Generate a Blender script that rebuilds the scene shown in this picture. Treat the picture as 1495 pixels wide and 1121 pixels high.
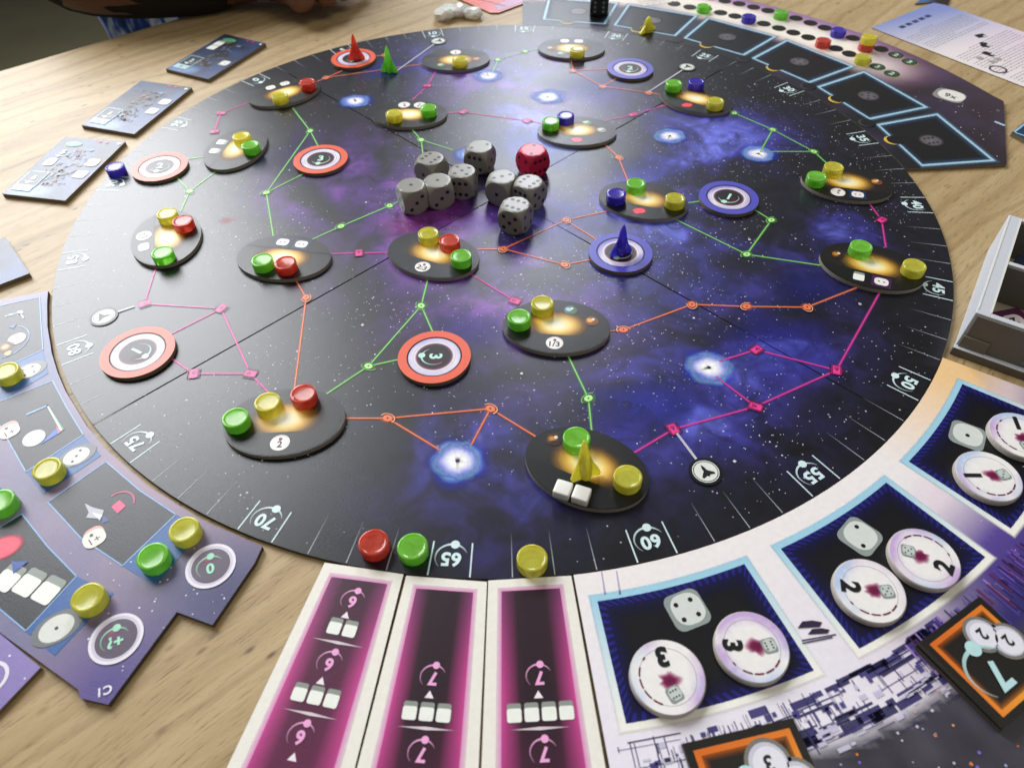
import bpy, bmesh, math, random
from mathutils import Vector, Matrix, noise as mnoise
random.seed(7)
for o in list(bpy.data.objects): bpy.data.objects.remove(o)
SC = bpy.context.scene
COL = SC.collection
R = 0.24            # radius of the round board, metres
ZB = 0.002          # top of the round board above the table top
IMG_W, IMG_H, FPX = 1495.0, 1121.0, 1041.145

# ---------------------------------------------------------------- camera
TH, RO, DIST, TX, TY = 0.837104, -0.0215162, 1.304723, 0.0150392, -0.615999
ct, st, cr, sr = math.cos(TH), math.sin(TH), math.cos(RO), math.sin(RO)
R0 = [Vector((1, 0, 0)), Vector((0, -st, -ct)), Vector((0, ct, -st))]
RIGHT = cr*R0[0] - sr*R0[1]
DOWN = sr*R0[0] + cr*R0[1]
FWD = R0[2]
CAM = (Vector((TX, TY, 0)) - DIST*FWD)*R + Vector((0, 0, ZB))
cd = bpy.data.cameras.new('camera')
cam = bpy.data.objects.new('camera', cd); COL.objects.link(cam)
M = Matrix((RIGHT, -DOWN, -FWD)).transposed().to_4x4(); M.translation = CAM
cam.matrix_world = M
cd.sensor_width = 36; cd.lens = 36*FPX/IMG_W
cd.clip_start = 0.01; cd.clip_end = 60
cd.dof.use_dof = True; cd.dof.focus_distance = 0.33; cd.dof.aperture_fstop = 14.0
SC.camera = cam

# ---------------------------------------------------------------- world, lamps, exposure
w = bpy.data.worlds.new('World'); SC.world = w; w.use_nodes = True
w.node_tree.nodes['Background'].inputs[0].default_value = (1.0, 0.97, 0.92, 1)
w.node_tree.nodes['Background'].inputs[1].default_value = 0.19

def area(name, loc, target, sx, sy, power, col):
    ld = bpy.data.lights.new(name, 'AREA'); ld.shape = 'RECTANGLE'; ld.size = sx; ld.size_y = sy
    ld.energy = power; ld.color = col
    o = bpy.data.objects.new(name, ld); COL.objects.link(o); o.location = loc
    o.rotation_euler = (Vector(target)-Vector(loc)).to_track_quat('-Z', 'Y').to_euler()
    return o
area('window_light', (-1.20, 1.22, 1.16), (-0.15, 0, 0), 1.10, 1.25, 60, (0.95, 0.97, 1.0))
area('far_lamp', (0.10, 1.65, 1.05), (0.02, 0.05, 0), 0.34, 0.80, 15, (0.86, 0.91, 1.0))
area('overhead_fill', (0.9, -0.5, 1.9), (0, 0, 0), 1.0, 1.0, 8, (1.0, 0.92, 0.80))  # unseen overhead fill light, added besides the window and far lamp
vs = SC.view_settings
vs.view_transform = 'Standard'; vs.look = 'None'; vs.gamma = 1.0; vs.exposure = 0.0; vs.use_curve_mapping = False
SC.render.engine = 'CYCLES'
SC.cycles.transparent_max_bounces = 40
SC.cycles.max_bounces = 10

# ---------------------------------------------------------------- helpers
def P(px, py, z=ZB):
    d = FWD + RIGHT*((px-IMG_W/2)/FPX) + DOWN*((py-IMG_H/2)/FPX)
    t = (z-CAM.z)/d.z
    p = CAM + d*t
    return Vector((p.x, p.y))
def PL(r, deg): return Vector((R*r*math.cos(math.radians(deg)), R*r*math.sin(math.radians(deg))))
def lin(c): return c/12.92 if c <= 0.04045 else ((c+0.055)/1.055)**2.4
def H(h, a=1.0):
    h = h.lstrip('#'); return tuple(lin(int(h[i:i+2], 16)/255) for i in (0, 2, 4)) + (a,)
def mixc(a, b, t):
    t = max(0, min(1, t)); return tuple(a[i]*(1-t)+b[i]*t for i in range(4))
def fb(x, y, s, seed=0, o=3):
    return mnoise.fractal(Vector((x*s, y*s, seed*7.3)), 0.9, 2.0, o)

def tag(o, label=None, cat=None, group=None, kind=None):
    if label: o['label'] = label
    if cat: o['category'] = cat
    if group: o['group'] = group
    if kind: o['kind'] = kind
    return o
def empty(name, loc=(0, 0, 0), rz=0.0):
    o = bpy.data.objects.new(name, None); COL.objects.link(o)
    o.location = loc; o.rotation_euler = (0, 0, rz); o.empty_display_size = 0.01
    return o
def link(name, me, mats, parent=None):
    o = bpy.data.objects.new(name, me); COL.objects.link(o)
    for m in (mats if isinstance(mats, (list, tuple)) else [mats]):
        if m.name not in [x.name for x in me.materials if x]: me.materials.append(m)
    if parent:
        bpy.context.view_layer.update() if False else None
        o.parent = parent
        loc, rz = parent.location, parent.rotation_euler.z
        o.matrix_parent_inverse = (Matrix.Translation(loc) @ Matrix.Rotation(rz, 4, 'Z')).inverted()
    return o
def link_local(name, me, mats, parent):
    o = bpy.data.objects.new(name, me); COL.objects.link(o)
    for m in (mats if isinstance(mats, (list, tuple)) else [mats]):
        if m.name not in [x.name for x in me.materials if x]: me.materials.append(m)
    o.parent = parent
    return o
def copy_tree(o, parent=None):
    c = o.copy(); COL.objects.link(c)
    if parent: c.parent = parent
    for ch in o.children: copy_tree(ch, c)
    return c
def bm_mesh(bm, name, smooth=False):
    me = bpy.data.meshes.new(name); bm.to_mesh(me); bm.free()
    if smooth:
        for p in me.polygons: p.use_smooth = True
    return me

# ---------------------------------------------------------------- materials
def mat(name):
    m = bpy.data.materials.new(name); m.use_nodes = True
    return m, m.node_tree.nodes, m.node_tree.links, m.node_tree.nodes['Principled BSDF']
def linen(N, L, b, strength=0.10, scale=1000):
    tc = N.new('ShaderNodeTexCoord'); n1 = N.new('ShaderNodeTexNoise'); mp = N.new('ShaderNodeMapping')
    geo = N.new('ShaderNodeNewGeometry')
    mp.inputs['Rotation'].default_value = (0, 0, math.radians(40)); mp.inputs['Scale'].default_value = (1, 3.2, 1)
    L.new(geo.outputs['Position'], mp.inputs[0]); L.new(mp.outputs[0], n1.inputs['Vector'])
    n1.inputs['Scale'].default_value = scale; n1.inputs['Detail'].default_value = 2
    bp = N.new('ShaderNodeBump'); bp.inputs['Strength'].default_value = strength; bp.inputs['Distance'].default_value = 0.0006
    L.new(n1.outputs[0], bp.inputs['Height']); L.new(bp.outputs[0], b.inputs['Normal'])
def simple(name, col, rough=0.5, metal=0.0, spec=0.5, var=0.0, scale=200, bump=0.0):
    m, N, L, b = mat(name)
    b.inputs['Roughness'].default_value = rough; b.inputs['Metallic'].default_value = metal
    b.inputs['Specular IOR Level'].default_value = spec
    geo = N.new('ShaderNodeNewGeometry'); n = N.new('ShaderNodeTexNoise'); n.inputs['Scale'].default_value = scale
    n.inputs['Detail'].default_value = 4
    L.new(geo.outputs['Position'], n.inputs['Vector'])
    mx = N.new('ShaderNodeMix'); mx.data_type = 'RGBA'
    mx.inputs[6].default_value = tuple(c*(1-var) for c in col[:3])+(1,); mx.inputs[7].default_value = tuple(min(1, c*(1+var)) for c in col[:3])+(1,)
    L.new(n.outputs[0], mx.inputs[0]); L.new(mx.outputs[2], b.inputs['Base Color'])
    if bump:
        bp = N.new('ShaderNodeBump'); bp.inputs['Strength'].default_value = bump; bp.inputs['Distance'].default_value = 0.0008
        L.new(n.outputs[0], bp.inputs['Height']); L.new(bp.outputs[0], b.inputs['Normal'])
    return m
def print_mat(name, rough=0.36, alpha=True, spec=0.42, lin_s=0.10):
    m, N, L, b = mat(name)
    a = N.new('ShaderNodeAttribute'); a.attribute_name = 'ink'
    geo = N.new('ShaderNodeNewGeometry'); nz = N.new('ShaderNodeTexNoise'); nz.inputs['Scale'].default_value = 420; nz.inputs['Detail'].default_value = 5; nz.inputs['Roughness'].default_value = .7
    L.new(geo.outputs['Position'], nz.inputs['Vector']); mr = N.new('ShaderNodeMapRange'); mr.inputs[1].default_value = .3; mr.inputs[2].default_value = .7; mr.inputs[3].default_value = .945; mr.inputs[4].default_value = 1.03
    L.new(nz.outputs[0], mr.inputs[0]); mm = N.new('ShaderNodeVectorMath'); mm.operation = 'SCALE'; L.new(a.outputs['Color'], mm.inputs[0]); L.new(mr.outputs[0], mm.inputs['Scale']); L.new(mm.outputs[0], b.inputs['Base Color'])
    if alpha: L.new(a.outputs['Alpha'], b.inputs['Alpha'])
    b.inputs['Roughness'].default_value = rough; b.inputs['Specular IOR Level'].default_value = spec
    if lin_s: linen(N, L, b, lin_s)
    return m
M_INK = print_mat('printed_ink')
M_TOP = print_mat('printed_card_face', alpha=False)
M_PAPER = print_mat('printed_paper', rough=0.55, alpha=False, lin_s=0)
M_CORE = simple('greyboard_core', H('#75684f'), 0.85, var=0.25, scale=900, bump=0.2)
M_CORE_DARK = simple('dark_greyboard_core', H('#4a4338'), 0.8, var=0.25, scale=900)

def plastic(name, col):
    # tinted clear resin with a cloudy body that lets light through
    m, N, L, b = mat(name)
    geo = N.new('ShaderNodeNewGeometry'); n = N.new('ShaderNodeTexNoise'); n.inputs['Scale'].default_value = 130
    n.inputs['Detail'].default_value = 2; n.inputs['Distortion'].default_value = 1.5
    L.new(geo.outputs['Position'], n.inputs['Vector'])
    rp = N.new('ShaderNodeValToRGB')
    rp.color_ramp.elements[0].position = 0.3; rp.color_ramp.elements[0].color = tuple(c*0.82 for c in col[:3])+(1,)
    rp.color_ramp.elements[1].position = 0.75; rp.color_ramp.elements[1].color = tuple(min(1, c*1.05+0.05) for c in col[:3])+(1,)
    L.new(n.outputs[0], rp.inputs[0]); L.new(rp.outputs[0], b.inputs['Base Color'])
    b.inputs['Roughness'].default_value = 0.10; b.inputs['IOR'].default_value = 1.45; b.inputs['Transmission Weight'].default_value = 1.0
    df = N.new('ShaderNodeBsdfPrincipled'); df.inputs['Roughness'].default_value = .14; tl_ = N.new('ShaderNodeBsdfTranslucent'); L.new(rp.outputs[0], df.inputs[0]); L.new(rp.outputs[0], tl_.inputs[0])
    m1 = N.new('ShaderNodeMixShader'); m1.inputs[0].default_value = 0.42; L.new(df.outputs[0], m1.inputs[1]); L.new(tl_.outputs[0], m1.inputs[2])
    m2 = N.new('ShaderNodeMixShader'); m2.inputs[0].default_value = 0.72; L.new(b.outputs[0], m2.inputs[1]); L.new(m1.outputs[0], m2.inputs[2])
    L.new(m2.outputs[0], N['Material Output'].inputs[0])
    return m
PLA = {'yellow': plastic('yellow_plastic', (1.0, 0.90, 0.10)), 'green': plastic('green_plastic', (0.34, 0.95, 0.09)),
       'red': plastic('red_plastic', (0.96, 0.11, 0.06)), 'blue': plastic('blue_plastic', (0.10, 0.06, 0.72))}

# wood
def wood():
    m, N, L, b = mat('oak_table_wood')
    geo = N.new('ShaderNodeNewGeometry')
    def mp(rot, sc):
        k = N.new('ShaderNodeMapping'); k.inputs['Rotation'].default_value = (0, 0, -math.radians(rot)); k.inputs['Scale'].default_value = sc
        L.new(geo.outputs['Position'], k.inputs[0]); return k
    # grain runs along 42 degrees
    a = mp(42, (1, 1, 1))
    warp = N.new('ShaderNodeTexNoise'); warp.inputs['Scale'].default_value = 3.2; warp.inputs['Detail'].default_value = 3
    L.new(a.outputs[0], warp.inputs['Vector'])
    sub = N.new('ShaderNodeVectorMath'); sub.operation = 'MULTIPLY_ADD'
    sub.inputs[1].default_value = (0.0, 0.045, 0); L.new(warp.outputs['Color'], sub.inputs[0]); L.new(a.outputs[0], sub.inputs[2])
    st_ = N.new('ShaderNodeMapping'); st_.inputs['Scale'].default_value = (1.6, 30, 1); L.new(sub.outputs[0], st_.inputs[0])
    n1 = N.new('ShaderNodeTexNoise'); n1.inputs['Scale'].default_value = 2.3; n1.inputs['Detail'].default_value = 6; n1.inputs['Roughness'].default_value = 0.62
    L.new(st_.outputs[0], n1.inputs['Vector'])
    rp = N.new('ShaderNodeValToRGB'); e = rp.color_ramp.elements
    e[0].position = 0.24; e[0].color = H('#8f7853'); e[1].position = 0.8; e[1].color = H('#c3ad86')
    k = e.new(0.42); k.color = H('#ad9469'); k = e.new(0.56); k.color = H('#b69e74')
    L.new(n1.outputs[0], rp.inputs[0])
    # fine pores
    st2 = N.new('ShaderNodeMapping'); st2.inputs['Scale'].default_value = (30, 380, 1); L.new(sub.outputs[0], st2.inputs[0])
    n2 = N.new('ShaderNodeTexNoise'); n2.inputs['Scale'].default_value = 3.0; n2.inputs['Detail'].default_value = 8; n2.inputs['Roughness'].default_value = .68; L.new(st2.outputs[0], n2.inputs['Vector'])
    r2 = N.new('ShaderNodeValToRGB'); r2.color_ramp.elements[0].position = 0.34; r2.color_ramp.elements[0].color = (0.40, 0.34, 0.28, 1)
    r2.color_ramp.elements[1].position = 0.46; r2.color_ramp.elements[1].color = (1, 1, 1, 1); L.new(n2.outputs[0], r2.inputs[0])
    mu = N.new('ShaderNodeMix'); mu.data_type = 'RGBA'; mu.blend_type = 'MULTIPLY'; mu.inputs[0].default_value = 0.85
    L.new(rp.outputs[0], mu.inputs[6]); L.new(r2.outputs[0], mu.inputs[7])
    # growth lines: sharp darker veins
    wv = N.new('ShaderNodeTexWave'); wv.wave_type = 'BANDS'; wv.bands_direction = 'Y'; wv.inputs['Scale'].default_value = 16
    wv.inputs['Distortion'].default_value = 7; wv.inputs['Detail'].default_value = 3; wv.inputs['Detail Scale'].default_value = 0.9
    st3 = N.new('ShaderNodeMapping'); st3.inputs['Scale'].default_value = (0.35, 1, 1); L.new(sub.outputs[0], st3.inputs[0]); L.new(st3.outputs[0], wv.inputs['Vector'])
    r3 = N.new('ShaderNodeValToRGB'); r3.color_ramp.elements[0].position = 0.0; r3.color_ramp.elements[0].color = (0.58, 0.47, 0.36, 1)
    r3.color_ramp.elements[1].position = 0.16; r3.color_ramp.elements[1].color = (1, 1, 1, 1); L.new(wv.outputs[0], r3.inputs[0])
    mu2 = N.new('ShaderNodeMix'); mu2.data_type = 'RGBA'; mu2.blend_type = 'MULTIPLY'; mu2.inputs[0].default_value = 0.42
    L.new(mu.outputs[2], mu2.inputs[6]); L.new(r3.outputs[0], mu2.inputs[7])
    # dark specks and knots
    st4 = N.new('ShaderNodeMapping'); st4.inputs['Scale'].default_value = (60, 130, 1); L.new(a.outputs[0], st4.inputs[0])
    vo = N.new('ShaderNodeTexVoronoi'); vo.inputs['Scale'].default_value = 1.0; L.new(st4.outputs[0], vo.inputs['Vector'])
    r4 = N.new('ShaderNodeValToRGB'); r4.color_ramp.elements[0].position = 0.06; r4.color_ramp.elements[0].color = (0.22, 0.17, 0.12, 1)
    r4.color_ramp.elements[1].position = 0.17; r4.color_ramp.elements[1].color = (1, 1, 1, 1); L.new(vo.outputs['Distance'], r4.inputs[0])
    sp = N.new('ShaderNodeTexNoise'); sp.inputs['Scale'].default_value = 22; L.new(a.outputs[0], sp.inputs['Vector'])
    r5 = N.new('ShaderNodeMapRange'); r5.inputs[1].default_value = 0.42; r5.inputs[2].default_value = 0.62; L.new(sp.outputs[0], r5.inputs[0])
    mu3 = N.new('ShaderNodeMix'); mu3.data_type = 'RGBA'; mu3.blend_type = 'MULTIPLY'
    L.new(r5.outputs[0], mu3.inputs[0]); L.new(mu2.outputs[2], mu3.inputs[6]); L.new(r4.outputs[0], mu3.inputs[7])
    L.new(mu3.outputs[2], b.inputs['Base Color'])
    b.inputs['Roughness'].default_value = 0.46; b.inputs['Specular IOR Level'].default_value = 0.4
    bp = N.new('ShaderNodeBump'); bp.inputs['Strength'].default_value = 0.25; bp.inputs['Distance'].default_value = 0.0005
    L.new(n2.outputs[0], bp.inputs['Height']); L.new(bp.outputs[0], b.inputs['Normal'])
    return m
M_WOOD = wood()

# printed galaxy of the round board
def galaxy_mat():
    m, N, L, b = mat('printed_galaxy')
    geo = N.new('ShaderNodeNewGeometry')
    def ns(sc, det, off, dist=0.6):
        k = N.new('ShaderNodeMapping'); k.inputs['Location'].default_value = off; L.new(geo.outputs['Position'], k.inputs[0])
        n = N.new('ShaderNodeTexNoise'); n.inputs['Scale'].default_value = sc; n.inputs['Detail'].default_value = det
        n.inputs['Distortion'].default_value = dist; L.new(k.outputs[0], n.inputs['Vector']); return n
    def ramp(src, *els):
        r = N.new('ShaderNodeValToRGB'); e = r.color_ramp.elements
        e[0].position, e[0].color = els[0]; e[1].position, e[1].color = els[-1]
        for p_, c_ in els[1:-1]: k = e.new(p_); k.color = c_
        L.new(src, r.inputs[0]); return r
    def math_(op, x, y):
        k = N.new('ShaderNodeMath'); k.operation = op; k.use_clamp = True
        for i, v in enumerate((x, y)):
            if isinstance(v, (int, float)): k.inputs[i].default_value = v
            else: L.new(v, k.inputs[i])
        return k.outputs[0]
    def blob(c, r):       # soft round cloud region printed at a place on the board
        d = N.new('ShaderNodeVectorMath'); d.operation = 'DISTANCE'; L.new(geo.outputs['Position'], d.inputs[0]); d.inputs[1].default_value = (c[0], c[1], ZB)
        k = N.new('ShaderNodeMapRange'); k.interpolation_type = 'SMOOTHSTEP'; k.inputs[1].default_value = r; k.inputs[2].default_value = 0.0
        L.new(d.outputs['Value'], k.inputs[0]); return k.outputs[0]
    n1 = ns(15, 9, (0.3, 0.1, 0), 0.9); n2 = ns(22, 5, (1.7, 2.1, 0)); n3 = ns(75, 8, (4.1, 0.4, 0), 1.2)
    blue = None
    for c, r in (((0.07, -0.02), 0.12), ((0.075, -0.15), 0.09), ((0.12, -0.11), 0.08), ((0.03, 0.07), 0.11), ((-0.02, 0.17), 0.10), ((0.13, 0.05), 0.10), ((-0.01, -0.19), 0.07), ((0.17, -0.04), 0.07)):
        k = blob(c, r); blue = k if blue is None else math_('MAXIMUM', blue, k)
    pur = None
    for c, r in (((-0.03, -0.03), 0.11), ((-0.09, 0.02), 0.09), ((0.0, -0.09), 0.09), ((0.02, 0.14), 0.10)):
        k = blob(c, r); pur = k if pur is None else math_('MAXIMUM', pur, k)
    nb = ramp(n1.outputs[0], (0.40, (0.06, 0.06, 0.06, 1)), (0.64, (1, 1, 1, 1)))
    np_ = ramp(n2.outputs[0], (0.40, (0, 0, 0, 1)), (0.70, (1, 1, 1, 1)))
    fb_ = math_('MULTIPLY', blue, nb.outputs[0]); fp_ = math_('MULTIPLY', pur, np_.outputs[0])
    cb = ramp(fb_, (0.0, (0.0045, 0.0045, 0.008, 1)), (0.25, (0.011, 0.009, 0.045, 1)), (0.6, (0.036, 0.034, 0.24, 1)), (1.0, (0.15, 0.18, 0.72, 1)))
    cp = ramp(fp_, (0.0, (0, 0, 0, 1)), (0.4, (0.055, 0.014, 0.14, 1)), (1.0, (0.30, 0.08, 0.46, 1)))
    ad = N.new('ShaderNodeMix'); ad.data_type = 'RGBA'; ad.blend_type = 'ADD'; ad.inputs[0].default_value = 1
    L.new(cb.outputs[0], ad.inputs[6]); L.new(cp.outputs[0], ad.inputs[7])
    # fine mottling of the clouds
    f3 = ramp(n3.outputs[0], (0.32, (0.30, 0.30, 0.34, 1)), (0.70, (1.45, 1.40, 1.45, 1)))
    mu = N.new('ShaderNodeMix'); mu.data_type = 'RGBA'; mu.blend_type = 'MULTIPLY'; mu.inputs[0].default_value = 1
    L.new(ad.outputs[2], mu.inputs[6]); L.new(f3.outputs[0], mu.inputs[7])
    L.new(mu.outputs[2], b.inputs['Base Color'])
    b.inputs['Roughness'].default_value = 0.33; b.inputs['Specular IOR Level'].default_value = 0.5
    linen(N, L, b, 0.11)
    return m
M_GALAXY = galaxy_mat()

# ---------------------------------------------------------------- ink: flat print as thin sheets of colour
LAY = 0.00005
class Ink:
    def __init__(s, z): s.z = z; s.v = []; s.f = []; s.c = []
    def face(s, pts, cols, L):
        i = len(s.v)
        for p, c in zip(pts, cols): s.v.append((p[0], p[1], s.z+LAY*L)); s.c.append(c)
        s.f.append(tuple(range(i, i+len(pts))))
    def poly(s, pts, col, L=2):
        s.face(pts, [col]*len(pts), L)
    def px(s, pts, col, L=2): s.poly([P(x, y, s.z) for x, y in pts], col, L)
    def line(s, a, b, wd, col, L=2, a0=1.0, a1=1.0):
        a, b = Vector(a), Vector(b); d = (b-a); n = Vector((-d.y, d.x)).normalized()*wd/2
        c0 = col[:3]+(col[3]*a0,); c1 = col[:3]+(col[3]*a1,)
        s.face([a-n, b-n, b+n, a+n], [c0, c1, c1, c0], L)
    def beam(s, a, b, wd, col, L=2):
        # a bright core with soft printed edges
        a, b = Vector(a), Vector(b); d = (b-a); n = Vector((-d.y, d.x)).normalized()
        z = col[:3]+(0.0,); h = col[:3]+(0.45,)
        for sg in (1, -1):
            s.face([a+n*sg*wd*.35, b+n*sg*wd*.35, b+n*sg*wd*1.3, a+n*sg*wd*1.3], [h, h, z, z], L)
        s.line(a, b, wd*.75, col, L+1)
    def disc(s, c, r, col, L=2, n=24, ry=None, rot=0.0):
        ry = ry or r; cr_, sr_ = math.cos(rot), math.sin(rot)
        s.poly([(c[0]+r*math.cos(t)*cr_-ry*math.sin(t)*sr_, c[1]+r*math.cos(t)*sr_+ry*math.sin(t)*cr_) for t in [2*math.pi*i/n for i in range(n)]], col, L)
    def ring(s, c, r0, r1, col, L=2, n=40, a0=0, a1=360, k=1.0, rot=0.0, fade=False):
        cr_, sr_ = math.cos(rot), math.sin(rot)
        def pt(r, t): return (c[0]+r*math.cos(t)*cr_-r*k*math.sin(t)*sr_, c[1]+r*math.cos(t)*sr_+r*k*math.sin(t)*cr_)
        A0, A1 = math.radians(a0), math.radians(a1)
        for i in range(n):
            t0 = A0+(A1-A0)*i/n; t1 = A0+(A1-A0)*(i+1)/n
            f0 = i/n if fade else 1; f1 = (i+1)/n if fade else 1
            c0 = col[:3]+(col[3]*(.35+.65*f0),); c1 = col[:3]+(col[3]*(.35+.65*f1),)
            m0 = 0.25+0.75*f0 if fade else 1; m1 = 0.25+0.75*f1 if fade else 1
            rm = (r0+r1)/2; h = (r1-r0)/2
            s.face([pt(rm-h*m0, t0), pt(rm+h*m0, t0), pt(rm+h*m1, t1), pt(rm-h*m1, t1)], [c0, c0, c1, c1], L)
    def glow(s, c, rx, ry, stops, L=2, rot=0.0, n=28, wob=0.0, seed=0):
        cr_, sr_ = math.cos(rot), math.sin(rot)
        def pt(r, t):
            q = 1+wob*mnoise.noise(Vector((math.cos(t)*1.7+seed, math.sin(t)*1.7, seed*3.1)))*r
            return (c[0]+(rx*r*math.cos(t)*cr_-ry*r*math.sin(t)*sr_)*q, c[1]+(rx*r*math.cos(t)*sr_+ry*r*math.sin(t)*cr_)*q)
        for (r0, c0), (r1, c1) in zip(stops, stops[1:]):
            for i in range(n):
                t0, t1 = 2*math.pi*i/n, 2*math.pi*(i+1)/n
                if r0 == 0: s.face([c, pt(r1, t0), pt(r1, t1)], [c0, c1, c1], L)
                else: s.face([pt(r0, t0), pt(r1, t0), pt(r1, t1), pt(r0, t1)], [c0, c1, c1, c0], L)
    def rrect(s, c, hx, hy, rot, col, L=2, rad=0.3, n=5):
        r = min(hx, hy)*rad*2*0.5; pts = []
        for sx, sy, a in ((1, 1, 0), (-1, 1, 90), (-1, -1, 180), (1, -1, 270)):
            for i in range(n+1):
                t = math.radians(a+90*i/n); pts.append((sx*(hx-r)+r*math.cos(t), sy*(hy-r)+r*math.sin(t)))
        cr_, sr_ = math.cos(rot), math.sin(rot)
        s.poly([(c[0]+x*cr_-y*sr_, c[1]+x*sr_+y*cr_) for x, y in pts], col, L)
    def text(s, txt, c, h, ang, col, L=4, bold=0.03, sx=1.0):
        vs_, fs_ = glyphs(txt, bold); ca, sa = math.cos(ang), math.sin(ang)
        i = len(s.v)
        for x, y in vs_:
            x, y = x*h*sx, y*h
            s.v.append((c[0]+x*ca-y*sa, c[1]+x*sa+y*ca, s.z+LAY*L)); s.c.append(col)
        for f in fs_: s.f.append(tuple(i+k for k in f))
    def build(s, name, parent, m=None):
        me = bpy.data.meshes.new(name); me.from_pydata(s.v, [], s.f); me.update()
        at = me.color_attributes.new('ink', 'FLOAT_COLOR', 'POINT')
        at.data.foreach_set('color', [k for c in s.c for k in c])
        bm = bmesh.new(); bm.from_mesh(me)
        for f in bm.faces:
            if f.normal.z < 0: f.normal_flip()
        bm.to_mesh(me); bm.free()
        return link(name, me, m or M_INK, parent)
_gl = {}
def glyphs(txt, bold):
    k = (txt, bold)
    if k in _gl: return _gl[k]
    cu = bpy.data.curves.new('g', 'FONT'); cu.body = txt; cu.align_x = 'CENTER'; cu.align_y = 'CENTER'; cu.offset = bold; cu.resolution_u = 4; cu.space_character = 1.06
    ob = bpy.data.objects.new('g', cu); COL.objects.link(ob)
    dg = bpy.context.evaluated_depsgraph_get(); me = bpy.data.meshes.new_from_object(ob.evaluated_get(dg))
    v = [(q.co.x, q.co.y) for q in me.vertices]; f = [tuple(p.vertices) for p in me.polygons]
    ys = [q[1] for q in v]; xs = [q[0] for q in v]
    hh = max(ys)-min(ys); cy = (max(ys)+min(ys))/2; cx = (max(xs)+min(xs))/2
    v = [((x-cx)/hh, (y-cy)/hh) for x, y in v]
    bpy.data.objects.remove(ob); bpy.data.meshes.remove(me); bpy.data.curves.remove(cu)
    _gl[k] = (v, f); return _gl[k]

# ---------------------------------------------------------------- slabs of printed board
def slab(name, outline, z0, z1, colfn, parent=None, cell=0.008, top=None, core=None, bev=0.0):
    bm = bmesh.new()
    A = sum(outline[i][0]*outline[(i+1) % len(outline)][1]-outline[(i+1) % len(outline)][0]*outline[i][1] for i in range(len(outline)))
    if A < 0: outline = outline[::-1]
    tv = [bm.verts.new((p[0], p[1], z1)) for p in outline]
    bm.faces.new(tv)
    if colfn:
        xs = [p[0] for p in outline]; ys = [p[1] for p in outline]
        for ax, lo, hi in ((0, min(xs), max(xs)), (1, min(ys), max(ys))):
            n = int((hi-lo)/cell)
            for i in range(1, n+1):
                co = [0, 0, 0]; no = [0, 0, 0]; co[ax] = lo+cell*i; no[ax] = 1
                bmesh.ops.bisect_plane(bm, geom=bm.verts[:]+bm.edges[:]+bm.faces[:], plane_co=co, plane_no=no, dist=1e-7)
    for f in bm.faces:
        f.material_index = 1
    # walls and underside
    be = [e for e in bm.edges if len(e.link_faces) == 1]
    r = bmesh.ops.extrude_edge_only(bm, edges=be)
    nv = [g for g in r['geom'] if isinstance(g, bmesh.types.BMVert)]
    for v in nv: v.co.z = z0
    for g in r['geom']:
        if isinstance(g, bmesh.types.BMFace): g.material_index = 0
    bv = [bm.verts.new((p[0], p[1], z0)) for p in outline]
    f = bm.faces.new(bv[::-1]); f.material_index = 0
    bmesh.ops.remove_doubles(bm, verts=nv+bv, dist=1e-6)
    bmesh.ops.recalc_face_normals(bm, faces=bm.faces[:])
    me = bm_mesh(bm, name)
    if colfn:
        at = me.color_attributes.new('ink', 'FLOAT_COLOR', 'POINT')
        buf = []
        for v in me.vertices: buf.extend(colfn(v.co.x, v.co.y))
        at.data.foreach_set('color', buf)
    return link(name, me, [core or M_CORE, top or M_TOP], parent)

def lathe(profile, n=32):
    bm = bmesh.new(); rings = []
    for r, z in profile:
        if r < 1e-7: rings.append([bm.verts.new((0, 0, z))])
        else: rings.append([bm.verts.new((r*math.cos(2*math.pi*i/n), r*math.sin(2*math.pi*i/n), z)) for i in range(n)])
    for a, b in zip(rings, rings[1:]):
        for i in range(n):
            j = (i+1) % n
            if len(a) == 1: bm.faces.new((a[0], b[j], b[i]))
            elif len(b) == 1: bm.faces.new((a[i], a[j], b[0]))
            else: bm.faces.new((a[i], a[j], b[j], b[i]))
    bmesh.ops.recalc_face_normals(bm, faces=bm.faces[:])
    return bm

def orbit_icon(k, c, up, s, txt, col, L=4, digit=None):
    # small planet with an orbit arc and a number; 'up' is the world angle of the digit's top
    u = Vector((math.cos(up), math.sin(up))); r = Vector((u.y, -u.x)); c = Vector(c)
    ba = math.degrees(up)+172; q = c-u*s*.02
    k.ring(q, s*.86, s*1.02, col, L, n=20, a0=ba+142, a1=ba, k=.9, rot=0, fade=True)
    k.ring(q, s*.86, s*1.02, col, L, n=10, a0=ba-58, a1=ba, k=.9, fade=True)
    k.disc(q+Vector((math.cos(math.radians(ba)), math.sin(math.radians(ba))*.9))*s*.94, s*.27, col, L+1)
    k.text(txt, c+u*s*0.12, s*(digit or 1.0), up-math.pi/2, col, L+1, bold=0.035)
def die_icon(k, c, s, rot, n, L=4, face='#d3d9d2', edge='#8f9895', pip='#141414'):
    c = Vector(c)
    k.rrect(c, s, s, rot, H(edge), L, rad=0.45)
    k.rrect(c+Vector((0.05*s, 0.05*s)), s*.84, s*.84, rot, H(face), L+1, rad=0.8)
    for (x, y) in PIPS[n]:
        x, y = x*s*.42, y*s*.42
        k.disc(c+Vector((x*math.cos(rot)-y*math.sin(rot), x*math.sin(rot)+y*math.cos(rot))), s*.13, H(pip), L+2, n=10)
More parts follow.
